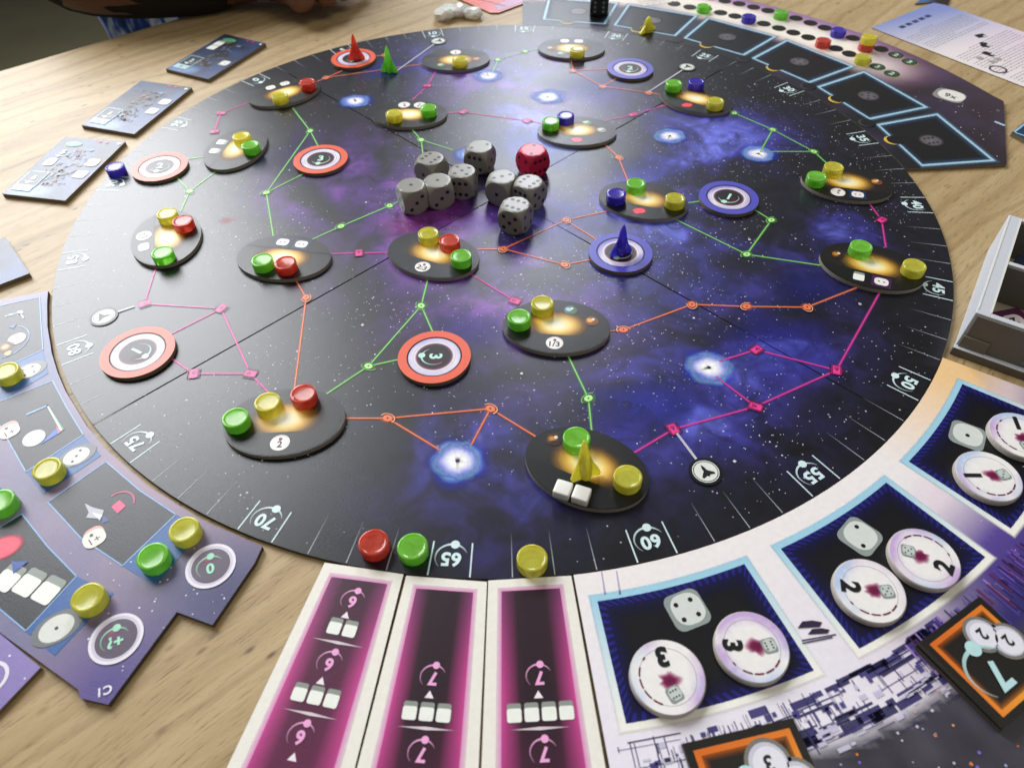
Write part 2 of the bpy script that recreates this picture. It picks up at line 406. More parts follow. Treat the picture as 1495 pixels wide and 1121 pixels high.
def cube_icon(k, c, s, rot, L=4):
    c = Vector(c); u = Vector((-math.sin(rot), math.cos(rot)))
    k.rrect(c+u*s*.50, s*.86, s*.72, rot, H('#8e958d'), L, rad=0.4)
    k.rrect(c-u*s*.18, s*.88, s*.80, rot, H('#eef0e6'), L+1, rad=0.35)
PIPS = {1: [(0, 0)], 2: [(-1, -1), (1, 1)], 3: [(-1, -1), (0, 0), (1, 1)], 4: [(-1, -1), (1, 1), (-1, 1), (1, -1)],
        5: [(-1, -1), (1, 1), (-1, 1), (1, -1), (0, 0)], 6: [(-1, -1), (-1, 0), (-1, 1), (1, -1), (1, 0), (1, 1)]}

# ================================================================ the setting
GA = math.radians(41)
gd = Vector((math.cos(GA), math.sin(GA))); gn = Vector((-gd.y, gd.x))
e0 = P(160, 56, 0.0)
def table():
    pts = [e0-gd*0.75, e0+gd*1.0, e0+gd*1.0-gn*1.15, e0-gd*0.75-gn*1.15]
    bm = bmesh.new()
    f = bm.faces.new([bm.verts.new((p.x, p.y, 0)) for p in pts[::-1]])
    bmesh.ops.recalc_face_normals(bm, faces=[f])
    if f.normal.z < 0: f.normal_flip()
    r = bmesh.ops.extrude_face_region(bm, geom=[f])
    for v in r['geom']:
        if isinstance(v, bmesh.types.BMVert): v.co.z = -0.028
    bmesh.ops.recalc_face_normals(bm, faces=bm.faces[:])
    bmesh.ops.bevel(bm, geom=[e for e in bm.edges], offset=0.0025, segments=3, profile=0.5, affect='EDGES')
    t = empty('table', (0, 0, -0.74))
    tag(t, 'pale oak wooden table with long grain and small dark knots', 'table')
    link('table_top', bm_mesh(bm, 'table_top'), M_WOOD, t)
    for a, b in ((-0.68, -0.07), (0.93, -0.07), (0.93, -1.08), (-0.68, -1.08)):
        c = e0+gd*a+gn*b
        bl = bmesh.new(); bmesh.ops.create_cube(bl, size=1)
        for v in bl.verts: v.co = Vector((c.x+v.co.x*.06, c.y+v.co.y*.06, -0.3835+v.co.z*.713))
        bmesh.ops.bevel(bl, geom=bl.edges[:], offset=0.004, segments=2, affect='EDGES')
        link('leg', bm_mesh(bl, 'leg'), M_WOOD, t)
table()
fl = bmesh.new(); bmesh.ops.create_grid(fl, x_segments=1, y_segments=1, size=4)
for v in fl.verts: v.co.z = -0.74
flo = link('floor', bm_mesh(fl, 'floor'), simple('dark_floor', H('#57533a'), 0.7, var=0.3, scale=6))
tag(flo, kind='structure')

# ================================================================ round game board
gb = empty('game_board', (0, 0, 0)); tag(gb, 'large round star map board with coloured routes and numbered rim', 'game board')
FOLD = 43.73
for q in range(4):
    a0 = FOLD+90*q; g = 0.00042
    ca = math.radians(a0+45); off = Vector((math.cos(ca), math.sin(ca)))*g*1.4142
    ga = math.degrees(g/R)
    out = [off]+[PL(1.0, a0+ga+(90-2*ga)*i/60) for i in range(61)]
    slab('board_panel', out, 0.0, ZB, None, gb, top=M_GALAXY, core=M_CORE_DARK)

k = Ink(ZB)
# stars
GAL = [((668, 673), .0108), ((1035, 537), .0105), ((690, 226), .0098), ((978, 199), .0098), ((1107, 225), .0098), ((800, 142), .0105), ((713, 111), .0098), ((519, 148), .0098)]
n = 0
while n < 5200:
    a = random.uniform(0, 2*math.pi); r = R*0.985*math.sqrt(random.random()); x, y = r*math.cos(a), r*math.sin(a)
    if random.random() > 0.12+0.9*fb(x, y, 16, 3)+0.55*(1-(r/R)**2)+0.25*x/R: continue
    s = random.choice((.00018, .00022, .00026, .0003, .00038))*random.uniform(.8, 1.3)
    if random.random() < 0.035: s *= 2.0
    b_ = random.uniform(.45, 1.0); t_ = random.random()*math.pi
    c_ = (b_*random.uniform(.75, 1), b_*random.uniform(.78, .95), b_, random.uniform(.5, .95))
    k.poly([(x+s*math.cos(t_+j*math.pi/2), y+s*math.sin(t_+j*math.pi/2)) for j in range(4)], c_, 1); n += 1
so = k.build('printed_stars', gb); so['kind'] = 'stuff'

k = Ink(ZB)
# colour clouds printed near the middle; pale lavender ones also paint in lamp glare
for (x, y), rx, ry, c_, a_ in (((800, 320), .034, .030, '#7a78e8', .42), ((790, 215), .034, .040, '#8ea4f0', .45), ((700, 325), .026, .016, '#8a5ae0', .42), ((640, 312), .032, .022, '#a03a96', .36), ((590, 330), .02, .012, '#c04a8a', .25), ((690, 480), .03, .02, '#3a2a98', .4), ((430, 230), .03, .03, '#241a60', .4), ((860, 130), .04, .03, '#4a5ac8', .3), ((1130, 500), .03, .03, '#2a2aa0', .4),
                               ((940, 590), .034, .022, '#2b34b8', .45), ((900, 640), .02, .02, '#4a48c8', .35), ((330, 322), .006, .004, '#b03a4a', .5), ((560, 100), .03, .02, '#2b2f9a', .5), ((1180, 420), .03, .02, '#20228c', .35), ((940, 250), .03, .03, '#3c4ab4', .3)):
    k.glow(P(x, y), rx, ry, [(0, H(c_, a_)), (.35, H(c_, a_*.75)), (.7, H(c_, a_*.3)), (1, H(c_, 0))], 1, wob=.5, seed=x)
k.build('printed_clouds_and_glare', gb)['kind'] = 'stuff'
# galaxies
for i, ((x, y), r) in enumerate(GAL):
    k = Ink(ZB); c = P(x, y)
    k.glow(c, r*1.35, r*1.25, [(0, H('#3c5cf0', .9)), (.55, H('#2a48e0', .75)), (.75, H('#2438c8', .35)), (1, H('#1a2090', 0))], 2, wob=.3, seed=i+1)
    k.glow(c, r, r*.92, [(0, H('#ffffff', 1)), (.26, H('#fffdf4', 1)), (.46, H('#dfe2ff', .85)), (.7, H('#9a9cf2', .55)), (.92, H('#6a78ee', .25)), (1, H('#6a78ee', 0))], 3, wob=.35, seed=i+5)
    for j in range(3):
        k.glow(c+Vector((random.uniform(-1, 1), random.uniform(-1, 1)))*r*.05, r*(.92+.03*j), r*(.84+.03*j), [(.66, H('#a8dcff', 0)), (.86, H('#b8e8ff', .34)), (.93, H('#9ad4ff', .2)), (1.05, H('#6ab0ff', 0))], 4, n=36, wob=.28, seed=i*3.7+j)
    for j in range(9):      # burst rays
        t = random.uniform(0, 6.28); k.line(c, c+Vector((math.cos(t), math.sin(t)))*r*random.uniform(.45, .8), r*.13, H('#ffffff', .75), 4, 1, 0)
    k.disc(c, r*.085, H('#3a1a5a'), 5, n=12)
    k.build('printed_galaxy', gb)

# rim: score marks and numbers
k = Ink(ZB); TK = H('#cfe4e6')
def sc_ang(nm): return -94.85-(nm-65)*3.6
for nm in range(100):
    a = sc_ang(nm+0.5)
    if nm % 5 == 0 or nm % 5 == 4:
        k.line(PL(.942, a), PL(.9985, a), .00055, TK, 2)
    else: k.line(PL(.925, a), PL(.9985, a), .00035, H('#c9cfd8', .75), 2, 0.05, 1)
    if nm % 5 == 0:
        a = sc_ang(nm); up = math.radians(a)
        orbit_icon(k, PL(.968, a), up, .0062, str(nm), H('#d6ecec'), 3, digit=.92)
k.build('printed_score_track', gb)

# routes
GR, MA, OR, WH = H('#82cf68'), H('#d83c9c'), H('#ea7a4c'), H('#c9c6cf')
routes = {
 'green': (GR, [[(427,158),(453,192),(465,215)], [(453,192),(389,282),(444,254)], [(389,282),(399,345)], [(275,233),(300,229)], [(256,257),(277,280),(318,249)], [(277,280),(264,309)],
   [(456,350),(498,331),(569,301),(620,276)], [(600,188),(615,205),(622,262)], [(615,205),(662,220)], [(625,407),(615,447),(634,490)], [(615,447),(538,535),(588,524)], [(538,535),(476,576)],
   [(827,515),(859,582),(864,632)], [(1062,160),(1072,166),(1128,190),(1188,222),(1210,242)], [(1128,190),(1110,222),(1188,222)], [(984,320),(1090,372),(1126,322),(1100,306)], [(1090,372),(1198,388)],
   [(1003,297),(1025,294)], [(712,88),(727,88),(767,76),(788,71)], [(727,88),(718,108)]]),
 'magenta': (MA, [[(364,150),(323,166),(313,193)], [(638,102),(624,126),(601,148)], [(651,166),(677,164),(770,177),(790,180)], [(880,178),(924,168),(976,153)], [(481,371),(524,370),(569,369)],
   [(686,400),(752,440)], [(229,388),(211,444),(323,451),(366,546),(283,546),(248,522)], [(323,451),(250,488)], [(366,546),(392,573)], [(926,661),(983,627),(1103,594),(1221,541),(1284,428)],
   [(1221,541),(1104,511),(1050,528)], [(1045,550),(1103,594)], [(1266,294),(1287,322),(1293,362)]]),
 'orange': (OR, [[(430,406),(447,435),(430,568)], [(697,364),(735,364),(826,322),(886,309)], [(735,364),(824,387),(866,379)], [(826,322),(870,350)], [(888,484),(910,482),(1010,445),(1090,448),(1178,449),(1252,420)],
   [(500,611),(566,611),(716,597),(786,640)], [(566,611),(642,657)], [(716,597),(688,650)], [(832,84),(837,104),(880,127),(947,136),(968,140)], [(837,104),(890,101)], [(880,127),(902,114)],
   [(882,210),(903,231),(917,266)], [(500,104),(477,114),(460,121)], [(477,114),(618,94)], [(540,84),(563,81)]])}
for nm, (cc, ls) in routes.items():
    k = Ink(ZB); nodes = set()
    for l in ls:
        for a, b in zip(l, l[1:]): k.beam(P(*a), P(*b), .00070, cc, 4)
        for q in l[1:-1]: nodes.add(q)
    if nm == 'green': nodes |= {(767, 76)}
    if nm == 'magenta': nodes |= {(752, 440), (313, 193), (770, 177)}
    if nm == 'orange': nodes |= {(563, 81), (903, 231)}
    nodes -= {(1110, 222)}
    for i, q in enumerate(sorted(nodes)):
        c = P(*q); t = random.uniform(0, 3.14)
        k.glow(c, .0036, .0032, [(0, cc[:3]+(.95,)), (.35, cc[:3]+(.8,)), (.6, cc[:3]+(.3,)), (1, cc[:3]+(0,))], 6, n=16)
        if nm == 'orange':
            k.disc(c, .0021, cc, 7, n=14, ry=.0017, rot=t); k.ring(c, .0030, .0034, H('#ffb48a'), 7, n=16, a0=math.degrees(t), a1=math.degrees(t)+210, k=.75, rot=t)
            k.ring(c, .0035, .0038, H('#2a120a'), 7, n=16, a0=math.degrees(t)+20, a1=math.degrees(t)+200, k=.75, rot=t)
        elif nm == 'magenta':
            k.rrect(c, .0030, .0021, t, H('#8e174e'), 7, rad=.25); k.rrect(c, .0024, .0015, t, H('#e83c96'), 8, rad=.25)
            k.rrect(c+Vector((math.cos(t), math.sin(t)))*.0011, .0007, .0010, t, H('#a8206a'), 9)
            for sg in (1, -1):
                o_ = Vector((-math.sin(t), math.cos(t)))*.0027*sg; d_ = Vector((math.cos(t), math.sin(t)))*.0029
                k.line(c+o_-d_, c+o_+d_, .0004, H('#3a0a1c'), 8)
        else:
            k.disc(c, .0020, H('#b6f08c'), 7, n=14, ry=.0016, rot=t); k.ring(c, .0030, .0034, H('#2c6a2a'), 7, n=20, k=.6, rot=t); k.ring(c, .0036, .0039, H('#a4e886', .8), 7, n=20, a0=20, a1=190, k=.6, rot=t)
        k.disc(c, .0004, H('#1a1010'), 10, n=8)
    k.build('printed_'+nm+'_routes', gb)

# launch circles
for (x, y), tgt, t in (((1030, 689), (987, 632), 115), ((152, 463), (196, 448), 20), ((640, 61), (580, 104), 200), ((1003, 99), (947, 135), 215)):
    k = Ink(ZB); c = P(x, y); d = P(*tgt)
    k.line(c+(d-c).normalized()*.0062, d, .0011, WH, 8, 1, .8)
    k.disc(c, .0066, H('#0a0a0c'), 9, n=32); k.disc(c, .0053, H('#dfe3da'), 10, n=32); k.ring(c, .0046, .0049, H('#22242a'), 11)
    ta = math.radians(t); f = lambda u, v: (c[0]+(u*math.cos(ta)-v*math.sin(ta))*.0034, c[1]+(u*math.sin(ta)+v*math.cos(ta))*.0034)
    k.poly([f(1, 0), f(.6, .18), f(.1, .24), f(-.5, .85), f(-.75, .8), f(-.6, .2), f(-.8, 0), f(-.6, -.2), f(-.75, -.8), f(-.5, -.85), f(.1, -.24), f(.6, -.18)], H('#16181c'), 11)
    k.build('printed_launch_circle', gb)

# ================================================================ oval star tiles
TA, TB, TT = .0252, .0182, .0021
TILES = {
 1: ((-.1507, .1282), 213, 'die,die', [], 'one yellow and one red disc, two white icons'),
 2: ((-.1665, .0542), 260, 'cube,cube', [], 'two printed white cubes and yellow and green discs'),
 3: ((-.1816, -.0375), 288, 'c2:3,die', [], 'three discs, a circle icon and a white die icon'),
 4: ((-.1143, -.0568), 168, 'bdie,bdie', [], 'a green and a red disc and two blue square icons'),
 5: ((-.0360, -.0574), -25, 'c2:3', [], 'three discs in front of the grey dice, marked 2:3'),
 6: ((-.0919, -.1678), 2.5, 'c2', [], 'three discs and one plain white circle icon'),
 7: ((.0249, -.1137), -7, 'c1/3', [(.66, .25, 'orange'), (.25, .62, 'blue')], 'green and yellow discs, marked 1/3'),
 8: ((.0321, -.1942), -28, '', [(-.66, .35, 'brown')], 'a yellow rocket on it'),
 9: ((-.0329, .1747), 182, 'c', [(.42, .52, 'green'), (-.62, .1, 'orange')], 'a single yellow disc between green and orange planets'),
 10: ((-.0606, .0938), 176, 'c,c', [], 'yellow and green discs, behind the grey dice'),
 11: ((.0539, .1901), 175, 'die,die', [(.62, .1, 'orange'), (.3, .6, 'blue')], 'a single yellow disc and two white icons'),
 12: ((.0485, .0665), -4, 'red', [(.25, .55, 'green'), (.62, .05, 'white')], 'only a green and a blue disc, beside the red die'),
 13: ((.1314, .1058), -38, 'red', [], 'green, blue and yellow discs, beside a white launch circle'),
 14: ((.0799, -.0120), -20, 'red', [], 'blue, green and yellow discs, between two blue ringed tokens'),
 15: ((.1991, .0008), -16, 'c,bdie', [(.66, .25, 'orange')], 'two discs, a blue square icon and an orange planet'),
 16: ((.1868, -.0747), -24, 'cube,pdie', [(-.66, .15, 'brown')], 'two discs, a purple square icon and a white cube')}
M_TILE_EDGE = simple('tile_edge', H('#8f887a'), 0.7, var=0.3, scale=1200)
def oval(nm):
    (cx, cy), ang, icons, planets, desc = TILES[nm]
    t = empty('star_tile', (cx, cy, ZB), math.radians(ang))
    tag(t, 'dark oval star tile with '+desc, 'tile', 'oval star tiles on the round board')
    ca, sa = math.cos(math.radians(ang)), math.sin(math.radians(ang))
    W = lambda u, v: Vector((cx+u*TA*ca-v*TB*sa, cy+u*TA*sa+v*TB*ca))
    out = [W(math.cos(2*math.pi*i/56), math.sin(2*math.pi*i/56)) for i in range(56)]
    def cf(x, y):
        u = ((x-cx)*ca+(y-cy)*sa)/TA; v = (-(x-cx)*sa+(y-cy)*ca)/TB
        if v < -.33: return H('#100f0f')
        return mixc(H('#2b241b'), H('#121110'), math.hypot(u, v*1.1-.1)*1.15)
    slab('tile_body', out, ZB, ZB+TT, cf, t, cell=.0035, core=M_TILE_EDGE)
    k = Ink(ZB+TT)
    # star
    k.glow(W(0, .05), .0165, .0112, [(0, H('#fffbe6', 1)), (.22, H('#fff6cc', 1)), (.38, H('#ffe48c', .97)), (.55, H('#f0bc50', .82)), (.77, H('#a5762a', .45)), (1, H('#3a2a0c', 0))], 1, rot=math.radians(ang), n=32)
    # lower band
    band = [W(math.cos(a), math.sin(a)) for a in [math.radians(199.5+141*i/24) for i in range(25)]]
    k.poly([p+(W(0, 0)-p)*.02 for p in band], H('#0b0a0a', 1), 2)
    for (u, v, c_) in planets:
        col = {'orange': ('#f2b25a', '#7a3c14'), 'blue': ('#a8d4e8', '#3f6a4a'), 'brown': ('#c8842a', '#30180a'), 'green': ('#c4dcb0', '#4f7a54'), 'white': ('#dfe0d6', '#8a8a84')}[c_]
        c = W(u, v); k.disc(c, .0030, H(col[1]), 3, n=22); k.glow(c+Vector((-.0009, .0007)), .0021, .0019, [(0, H(col[0])), (.5, H(col[0], .9)), (1, H(col[0], 0))], 4, n=18, wob=.5, seed=nm); k.ring(c, .0028, .0031, H(col[0], .35), 5, n=20, a0=60, a1=230)
        k.disc(c+Vector((.0006, .0012)), .0008, H('#f6f2dc', .8), 5, n=10)
    lst = [q for q in icons.split(',') if q]; rot = math.radians(ang)
    for i, ic in enumerate(lst):
        u = (i-(len(lst)-1)/2)*.42; c = W(u, -.63)
        if ic == 'red': k.glow(c, .0038, .0030, [(0, H('#ff3a55')), (.8, H('#f53850')), (1, H('#c02038', .3))], 3, n=20, wob=.3, seed=nm); continue
        if ic == 'cube': cube_icon(k, c, .0030, rot, 3); continue
        if ic[0] == 'c':
            k.disc(c, .0040, H('#f1ece6'), 3, n=28); k.ring(c, .0034, .0036, H('#c9b2b8'), 4, a0=-30, a1=140)
            k.disc(c+(W(0, 0)-c).normalized()*.0018, .0008, H('#7a1840'), 4, n=10)
            if len(ic) > 1: k.text(ic[1:], c-(W(0, 0)-W(0, -1)).normalized()*.0008, .0032, rot, H('#1a1a1c'), 5, bold=.02)
            else: k.text('2', c-(W(0, 0)-W(0, -1)).normalized()*.0005, .0024, rot, H('#5a3038'), 5, bold=.01)
            continue
        if ic[0] in 'bp':
            k.rrect(c, .0046, .0042, rot, H('#16294a' if ic[0] == 'b' else '#43184c'), 3, rad=.1)
        k.rrect(c, .0033, .0028, rot, H('#ece8e0'), 4, rad=.7); 
        for sg in (-1, 1): k.disc(c+Vector((math.cos(rot), math.sin(rot)))*.0012*sg, .0005, H('#6a6058'), 5, n=8)
    k.build('tile_print', t)
for nm in TILES: oval(nm)
ZT = ZB+TT
# two white cubes standing on the tile of the yellow rocket
def rounded_cube(h, rs=None, bev=None, n=6):
    bm = bmesh.new(); bmesh.ops.create_cube(bm, size=2*h)
    if bev: bmesh.ops.bevel(bm, geom=bm.edges[:], offset=bev, segments=3, profile=.5, affect='EDGES')
    else:
        bmesh.ops.subdivide_edges(bm, edges=bm.edges[:], cuts=n*2, use_grid_fill=True)
        for v in bm.verts:
            l = v.co.length
            if l > rs: v.co *= rs/l
    return bm
M_CUBE = simple('white_cube', H('#e6e6de'), 0.4, var=.05)
for (x, y, a), nb in (((822, 713, -22), 'a rock planet'), ((849, 721, -22), 'the rocket tail')):
    bm = rounded_cube(.0032, bev=.0007)
    for v in bm.verts: v.co.z = (v.co.z+.0032)*.62
    c = P(x, y, ZT+.003); o = link('resource_cube', bm_mesh(bm, 'resource_cube', True), M_CUBE)
    o.location = (c.x, c.y, ZT); o.rotation_euler.z = math.radians(a)
    tag(o, 'small white cube on the rocket tile, beside '+('the tile edge' if x < 840 else 'the yellow disc'), 'cube', 'white cubes beside the yellow rocket')

# ================================================================ ringed station tokens
RT = [((233, 243), 'orange', '2', 95, 'beside the blue disc at the rim'), ((468, 232), 'orange', '3', 90, 'joined by two green routes, between two oval tiles and the dice'), ((516, 85), 'orange', '2', 90, 'with a red rocket standing on it'),
      ((201, 513), 'orange', '1', 150, 'near the rim number 80, reading 1'), ((634, 520), 'orange', '3', 0, 'in the clear middle of the front half, reading a sideways 3'),
      ((920, 100), 'blue', '2', 80, 'beside the white launch circle at the far rim'), ((1064, 288), 'blue', '1', 60, 'without a rocket, joined to a green route'), ((906, 368), 'blue', '2', 70, 'with a blue rocket standing on it')]
M_RING = {'orange': simple('orange_ring_print', H('#e0552f'), .4, var=.12, scale=400), 'blue': simple('blue_ring_print', H('#4a48b4'), .4, var=.15, scale=400)}
def annulus(r0, r1, z0, z1, n=56):
    bm = bmesh.new(); L_ = []
    for i in range(n):
        t = 2*math.pi*i/n; c, s = math.cos(t), math.sin(t)
        L_.append([bm.verts.new((r*c, r*s, z)) for r, z in ((r1, z0), (r1, z1), (r0, z1), (r0, z0))])
    for i in range(n):
        a, b = L_[i], L_[(i+1) % n]
        for j in range(4):
            f = bm.faces.new((a[j], b[j], b[(j+1) % 4], a[(j+1) % 4])); f.material_index = 1 if j == 1 else 0
    bmesh.ops.recalc_face_normals(bm, faces=bm.faces[:]); return bm
RO_, RI_ = .0165, .0122
for (x, y), colr, num, up, desc in RT:
    c = P(x, y, ZT); t = empty('station_token', (c.x, c.y, ZB))
    tag(t, 'round %s ringed token %s' % (colr, desc), 'token', 'ringed station tokens')
    link_local('ring', bm_mesh(annulus(RI_+.0003, RO_, 0, .0021), 'ring'), [M_CORE, M_RING[colr]], t)
    o = slab('centre_disc', [c+Vector((math.cos(a), math.sin(a)))*RI_ for a in [2*math.pi*i/48 for i in range(48)]], ZB, ZB+.0019,
             lambda X, Y: mixc(H('#e9e2ea'), H('#b9b2dc' if colr == 'orange' else '#7a6cc8'), (math.hypot(X-c.x, Y-c.y)/RI_-.6)*2+.6*fb(X, Y, 90, 2)), t, cell=.003, core=M_CORE_DARK)
    k = Ink(ZB+.0019)
    k.glow(c, .0100, .0100, [(0, H('#141014')), (.70, H('#1c1018')), (.80, H('#6a3050', .9)), (.90, H('#f4eef0', .9)), (1, H('#f4eef0', 0))], 1, n=40)
    k.ring(c, .0118, .0122, H('#141414'), 1, n=48)
    k.glow(c+Vector((.002, -.004)), .005, .003, [(0, H('#7a2a4a', .5)), (1, H('#7a2a4a', 0))], 2)
    orbit_icon(k, c, math.radians(up), .0060, num, H('#bfe8d6'), 3, digit=1.0)
    k.build('token_print', t)

# ================================================================ translucent discs
prof = [(0, .0000), (.0050, 0), (.0054, .0003), (.0055, .0007), (.0055, .0047), (.00535, .0049), (.0051, .0050), (.0047, .0050), (.0045, .00485), (.0036, .00478), (.0014, .0047), (0, .0047)]
disc_me = {c: bm_mesh(lathe(prof, 40), 'disc_'+c, True) for c in PLA}
for c, me in disc_me.items(): me.materials.append(PLA[c]); me.set_sharp_from_angle(angle=.62)
def disc(x, y, c, z, where, group=None):
    p = P(x, y, z+.005); o = bpy.data.objects.new(c+'_disc', disc_me[c]); COL.objects.link(o)
    o.location = (p.x, p.y, z); o.rotation_euler.z = random.uniform(0, 6)
    tag(o, 'translucent %s plastic disc %s' % (c, where), 'disc', group or 'translucent player discs')
    return o
SHORT = {1: 'on the oval tile near the orange token with red rocket', 2: 'on the oval tile with two printed white cubes', 3: 'on the oval tile with a circle and a white die icon', 4: 'on the oval tile with two blue square icons',
         5: 'on the oval tile marked 2:3 near the grey dice', 6: 'on the oval tile with one plain white circle icon', 7: 'on the oval tile marked 1/3', 8: 'on the oval tile with the yellow rocket',
         9: 'on the oval tile with green and orange planets', 10: 'on the oval tile behind the grey dice', 11: 'on the oval tile with two white icons, by the rim', 12: 'on the oval tile beside the red die',
         13: 'on the oval tile beside the white launch circle', 14: 'on the oval tile between two blue ringed tokens', 15: 'on the oval tile with a blue square icon and orange planet', 16: 'on the oval tile with a purple square icon'}
Y, G_, R_, B_ = 'yellow', 'green', 'red', 'blue'
for nm, L_ in {1: [(408, 139, Y), (448, 119, R_)], 2: [(352, 198, Y), (365, 211, G_)], 3: [(243, 311, Y), (266, 322, R_), (236, 368, G_)], 4: [(382, 379, G_), (416, 383, R_)],
               5: [(625, 340, Y), (656, 350, R_), (673, 373, G_)], 6: [(343, 609, G_), (390, 586, Y), (442, 574, R_)], 7: [(758, 462, G_), (792, 442, Y)], 8: [(842, 638, G_), (917, 695, Y)],
               9: [(671, 86, Y)], 10: [(575, 165, Y), (625, 157, G_)], 11: [(843, 72, Y)], 12: [(804, 176, G_), (826, 168, B_)], 13: [(984, 121, G_), (1017, 119, B_), (1045, 147, Y)],
               14: [(900, 282, B_), (929, 267, G_), (986, 289, Y)], 15: [(1218, 243, Y), (1193, 257, G_)], 16: [(1258, 359, G_), (1336, 387, Y)]}.items():
    for x, y, c in L_: disc(x, y, c, ZT, SHORT[nm])
disc(545, 791, R_, ZB, 'on the rim scale beside a green disc'); disc(602, 797, G_, ZB, 'on the rim scale next to number 65')
disc(777, 814, Y, ZB, 'on the rim scale between numbers 65 and 60'); disc(167, 243, B_, ZB, 'on the rim scale beside number 90')

# ================================================================ rockets
def rocket_bm():
    HT_ = .0190
    bm = lathe([(0, .0008), (.0016, .0006), (.0019, 0), (.0022, .0006), (.0025, .0022), (.0027, .0045), (.0026, .0075), (.0023, .0105), (.0018, .0135), (.0012, .0162), (.0006, .0180), (0, HT_)], 20)
    for d, span in ((0, .0062), (math.pi, .0062), (math.pi/2, .0050)):
        c, s_ = math.cos(d), math.sin(d)
        prof_ = [(.0010, .0004), (span*.92, .0000), (span, .0012), (span*.86, .0036), (span*.56, .0068), (.0020, .0112), (.0010, .0112)]
        fr = []
        for w_, sc_ in ((-.00055, 1), (.00055, 1)):
            fr.append([bm.verts.new((u*c-w_*s_, u*s_+w_*c, z)) for u, z in prof_])
        bm.faces.new(fr[0]); bm.faces.new(fr[1][::-1])
        for i in range(len(prof_)):
            j = (i+1) % len(prof_); bm.faces.new((fr[0][i], fr[1][i], fr[1][j], fr[0][j]))
    bmesh.ops.recalc_face_normals(bm, faces=bm.faces[:]); return bm
def rocket(x, y, z, c, rz, label, rx=0.0, lift=0.0):
    me = bm_mesh(rocket_bm(), 'rocket', True); me.set_sharp_from_angle(angle=.6); o = link(c+'_rocket', me, PLA[c]); p = P(x, y, z)
    o.location = (p.x, p.y, z+lift); o.rotation_euler = (math.radians(rx), 0, math.radians(rz))
    tag(o, label, 'rocket', 'translucent player rockets'); return o
rocket(906, 372, ZB+.0019, 'blue', 20, 'translucent blue rocket standing upright on a blue ringed token')
rocket(521, 88, ZB+.0019, 'red', 10, 'translucent red rocket standing upright on an orange ringed token')
rocket(569, 106, ZB, 'green', -10, 'translucent green rocket standing upright on the star map')
rocket(855, 699, ZT, 'yellow', 18, 'translucent yellow rocket leaning on the oval tile with white cubes', rx=-14, lift=.0008)
rocket(945, 47, ZB, 'yellow', 40, 'squat yellow rocket piece at the board rim beside the glowing panels', rx=0).scale = (1.45, 1.45, .62)

# ================================================================ dice
def make_die(c, half, body_m, pip_m, yaw, faces, label, cat='die', group=None, name='die'):
    t = empty(name, (c[0], c[1], c[2]), yaw); tag(t, label, cat, group)
    bm = rounded_cube(half, rs=half*1.40, n=7)
    for v in bm.verts: v.co.z += half
    me = bm_mesh(bm, 'die_body', True); me.set_sharp_from_angle(angle=.35); link_local('die_body', me, body_m, t)
    bm = bmesh.new()
    FR = {'top': (Vector((0, 0, 1)), Vector((1, 0, 0))), 'front': (Vector((0, -1, 0)), Vector((1, 0, 0))), 'right': (Vector((1, 0, 0)), Vector((0, 1, 0))), 'left': (Vector((-1, 0, 0)), Vector((0, 1, 0))), 'back': (Vector((0, 1, 0)), Vector((1, 0, 0)))}
    for f, v in faces.items():
        flip = v < 0; v = abs(v); nrm, u = FR[f]; wv = nrm.cross(u)
        for x, y in PIPS[v]:
            if flip: x, y = y, -x
            x, y = x*half*.46, y*half*.46; m_ = half*.15
            ctr = nrm*(half+.00004)+u*x+wv*y
            vs_ = [bm.verts.new(ctr+(u*math.cos(a)+wv*math.sin(a))*m_+Vector((0, 0, half))) for a in [2*math.pi*i/14 for i in range(14)]]
            fc = bm.faces.new(vs_)
    link_local('pips', bm_mesh(bm, 'pips'), pip_m, t)
    return t
M_DIE = simple('grey_die_plastic', H('#87847a'), .34, var=.03, scale=300); M_RDIE = simple('red_die_plastic', H('#c01a40'), .36, var=.03); M_PIP = simple('black_pip', (.006, .006, .006), .4)
M_BDIE = simple('black_die_plastic', (.012, .012, .012), .35)
hd = .0074
for (x, y), yaw, fc, lab in (((602.4, 287), 24, {'top': 1, 'front': 3, 'left': 5, 'right': 2}, 'grey die showing one pip on top, outermost of the cluster, beside a green route'),
      ((640.4, 280), 18, {'top': 1, 'front': 3, 'left': 5, 'right': 2}, 'grey die showing one pip on top, between another one and a five'),
      ((675.6, 266), -10, {'top': 5, 'front': -6, 'right': 3, 'left': 4}, 'grey die showing five pips on top'),
      ((630.4, 247.5), -38, {'top': 6, 'front': 1, 'right': 1, 'left': 3}, 'grey die showing six on top, partly hidden behind two other grey dice'),
      ((700.9, 230), -24, {'top': 2, 'front': -6, 'right': 3, 'left': 4}, 'grey die showing two pips on top, standing behind the five'),
      ((733.4, 274.5), -26, {'top': 3, 'front': 1, 'right': 2, 'left': 5}, 'grey die showing three pips on top and one on its side'),
      ((772.2, 282), -42, {'top': 6, 'front': -6, 'right': 5, 'left': 3}, 'grey die showing six on top, beside the red die'),
      ((752.9, 315.5), -28, {'top': -6, 'front': 5, 'right': 4, 'left': 3}, 'grey die showing six on top and five on its side, in front of the others')):
    c = P(x, y, ZB+hd); make_die((c.x, c.y, ZB), hd, M_DIE, M_PIP, math.radians(yaw), fc, lab, group='dice on the star map')
c = P(777.6, 235, ZB+hd); make_die((c.x, c.y, ZB), hd, M_RDIE, M_PIP, math.radians(34), {'top': 2, 'front': -6, 'left': 4, 'right': 5}, 'single red die among the grey dice', group='dice on the star map')
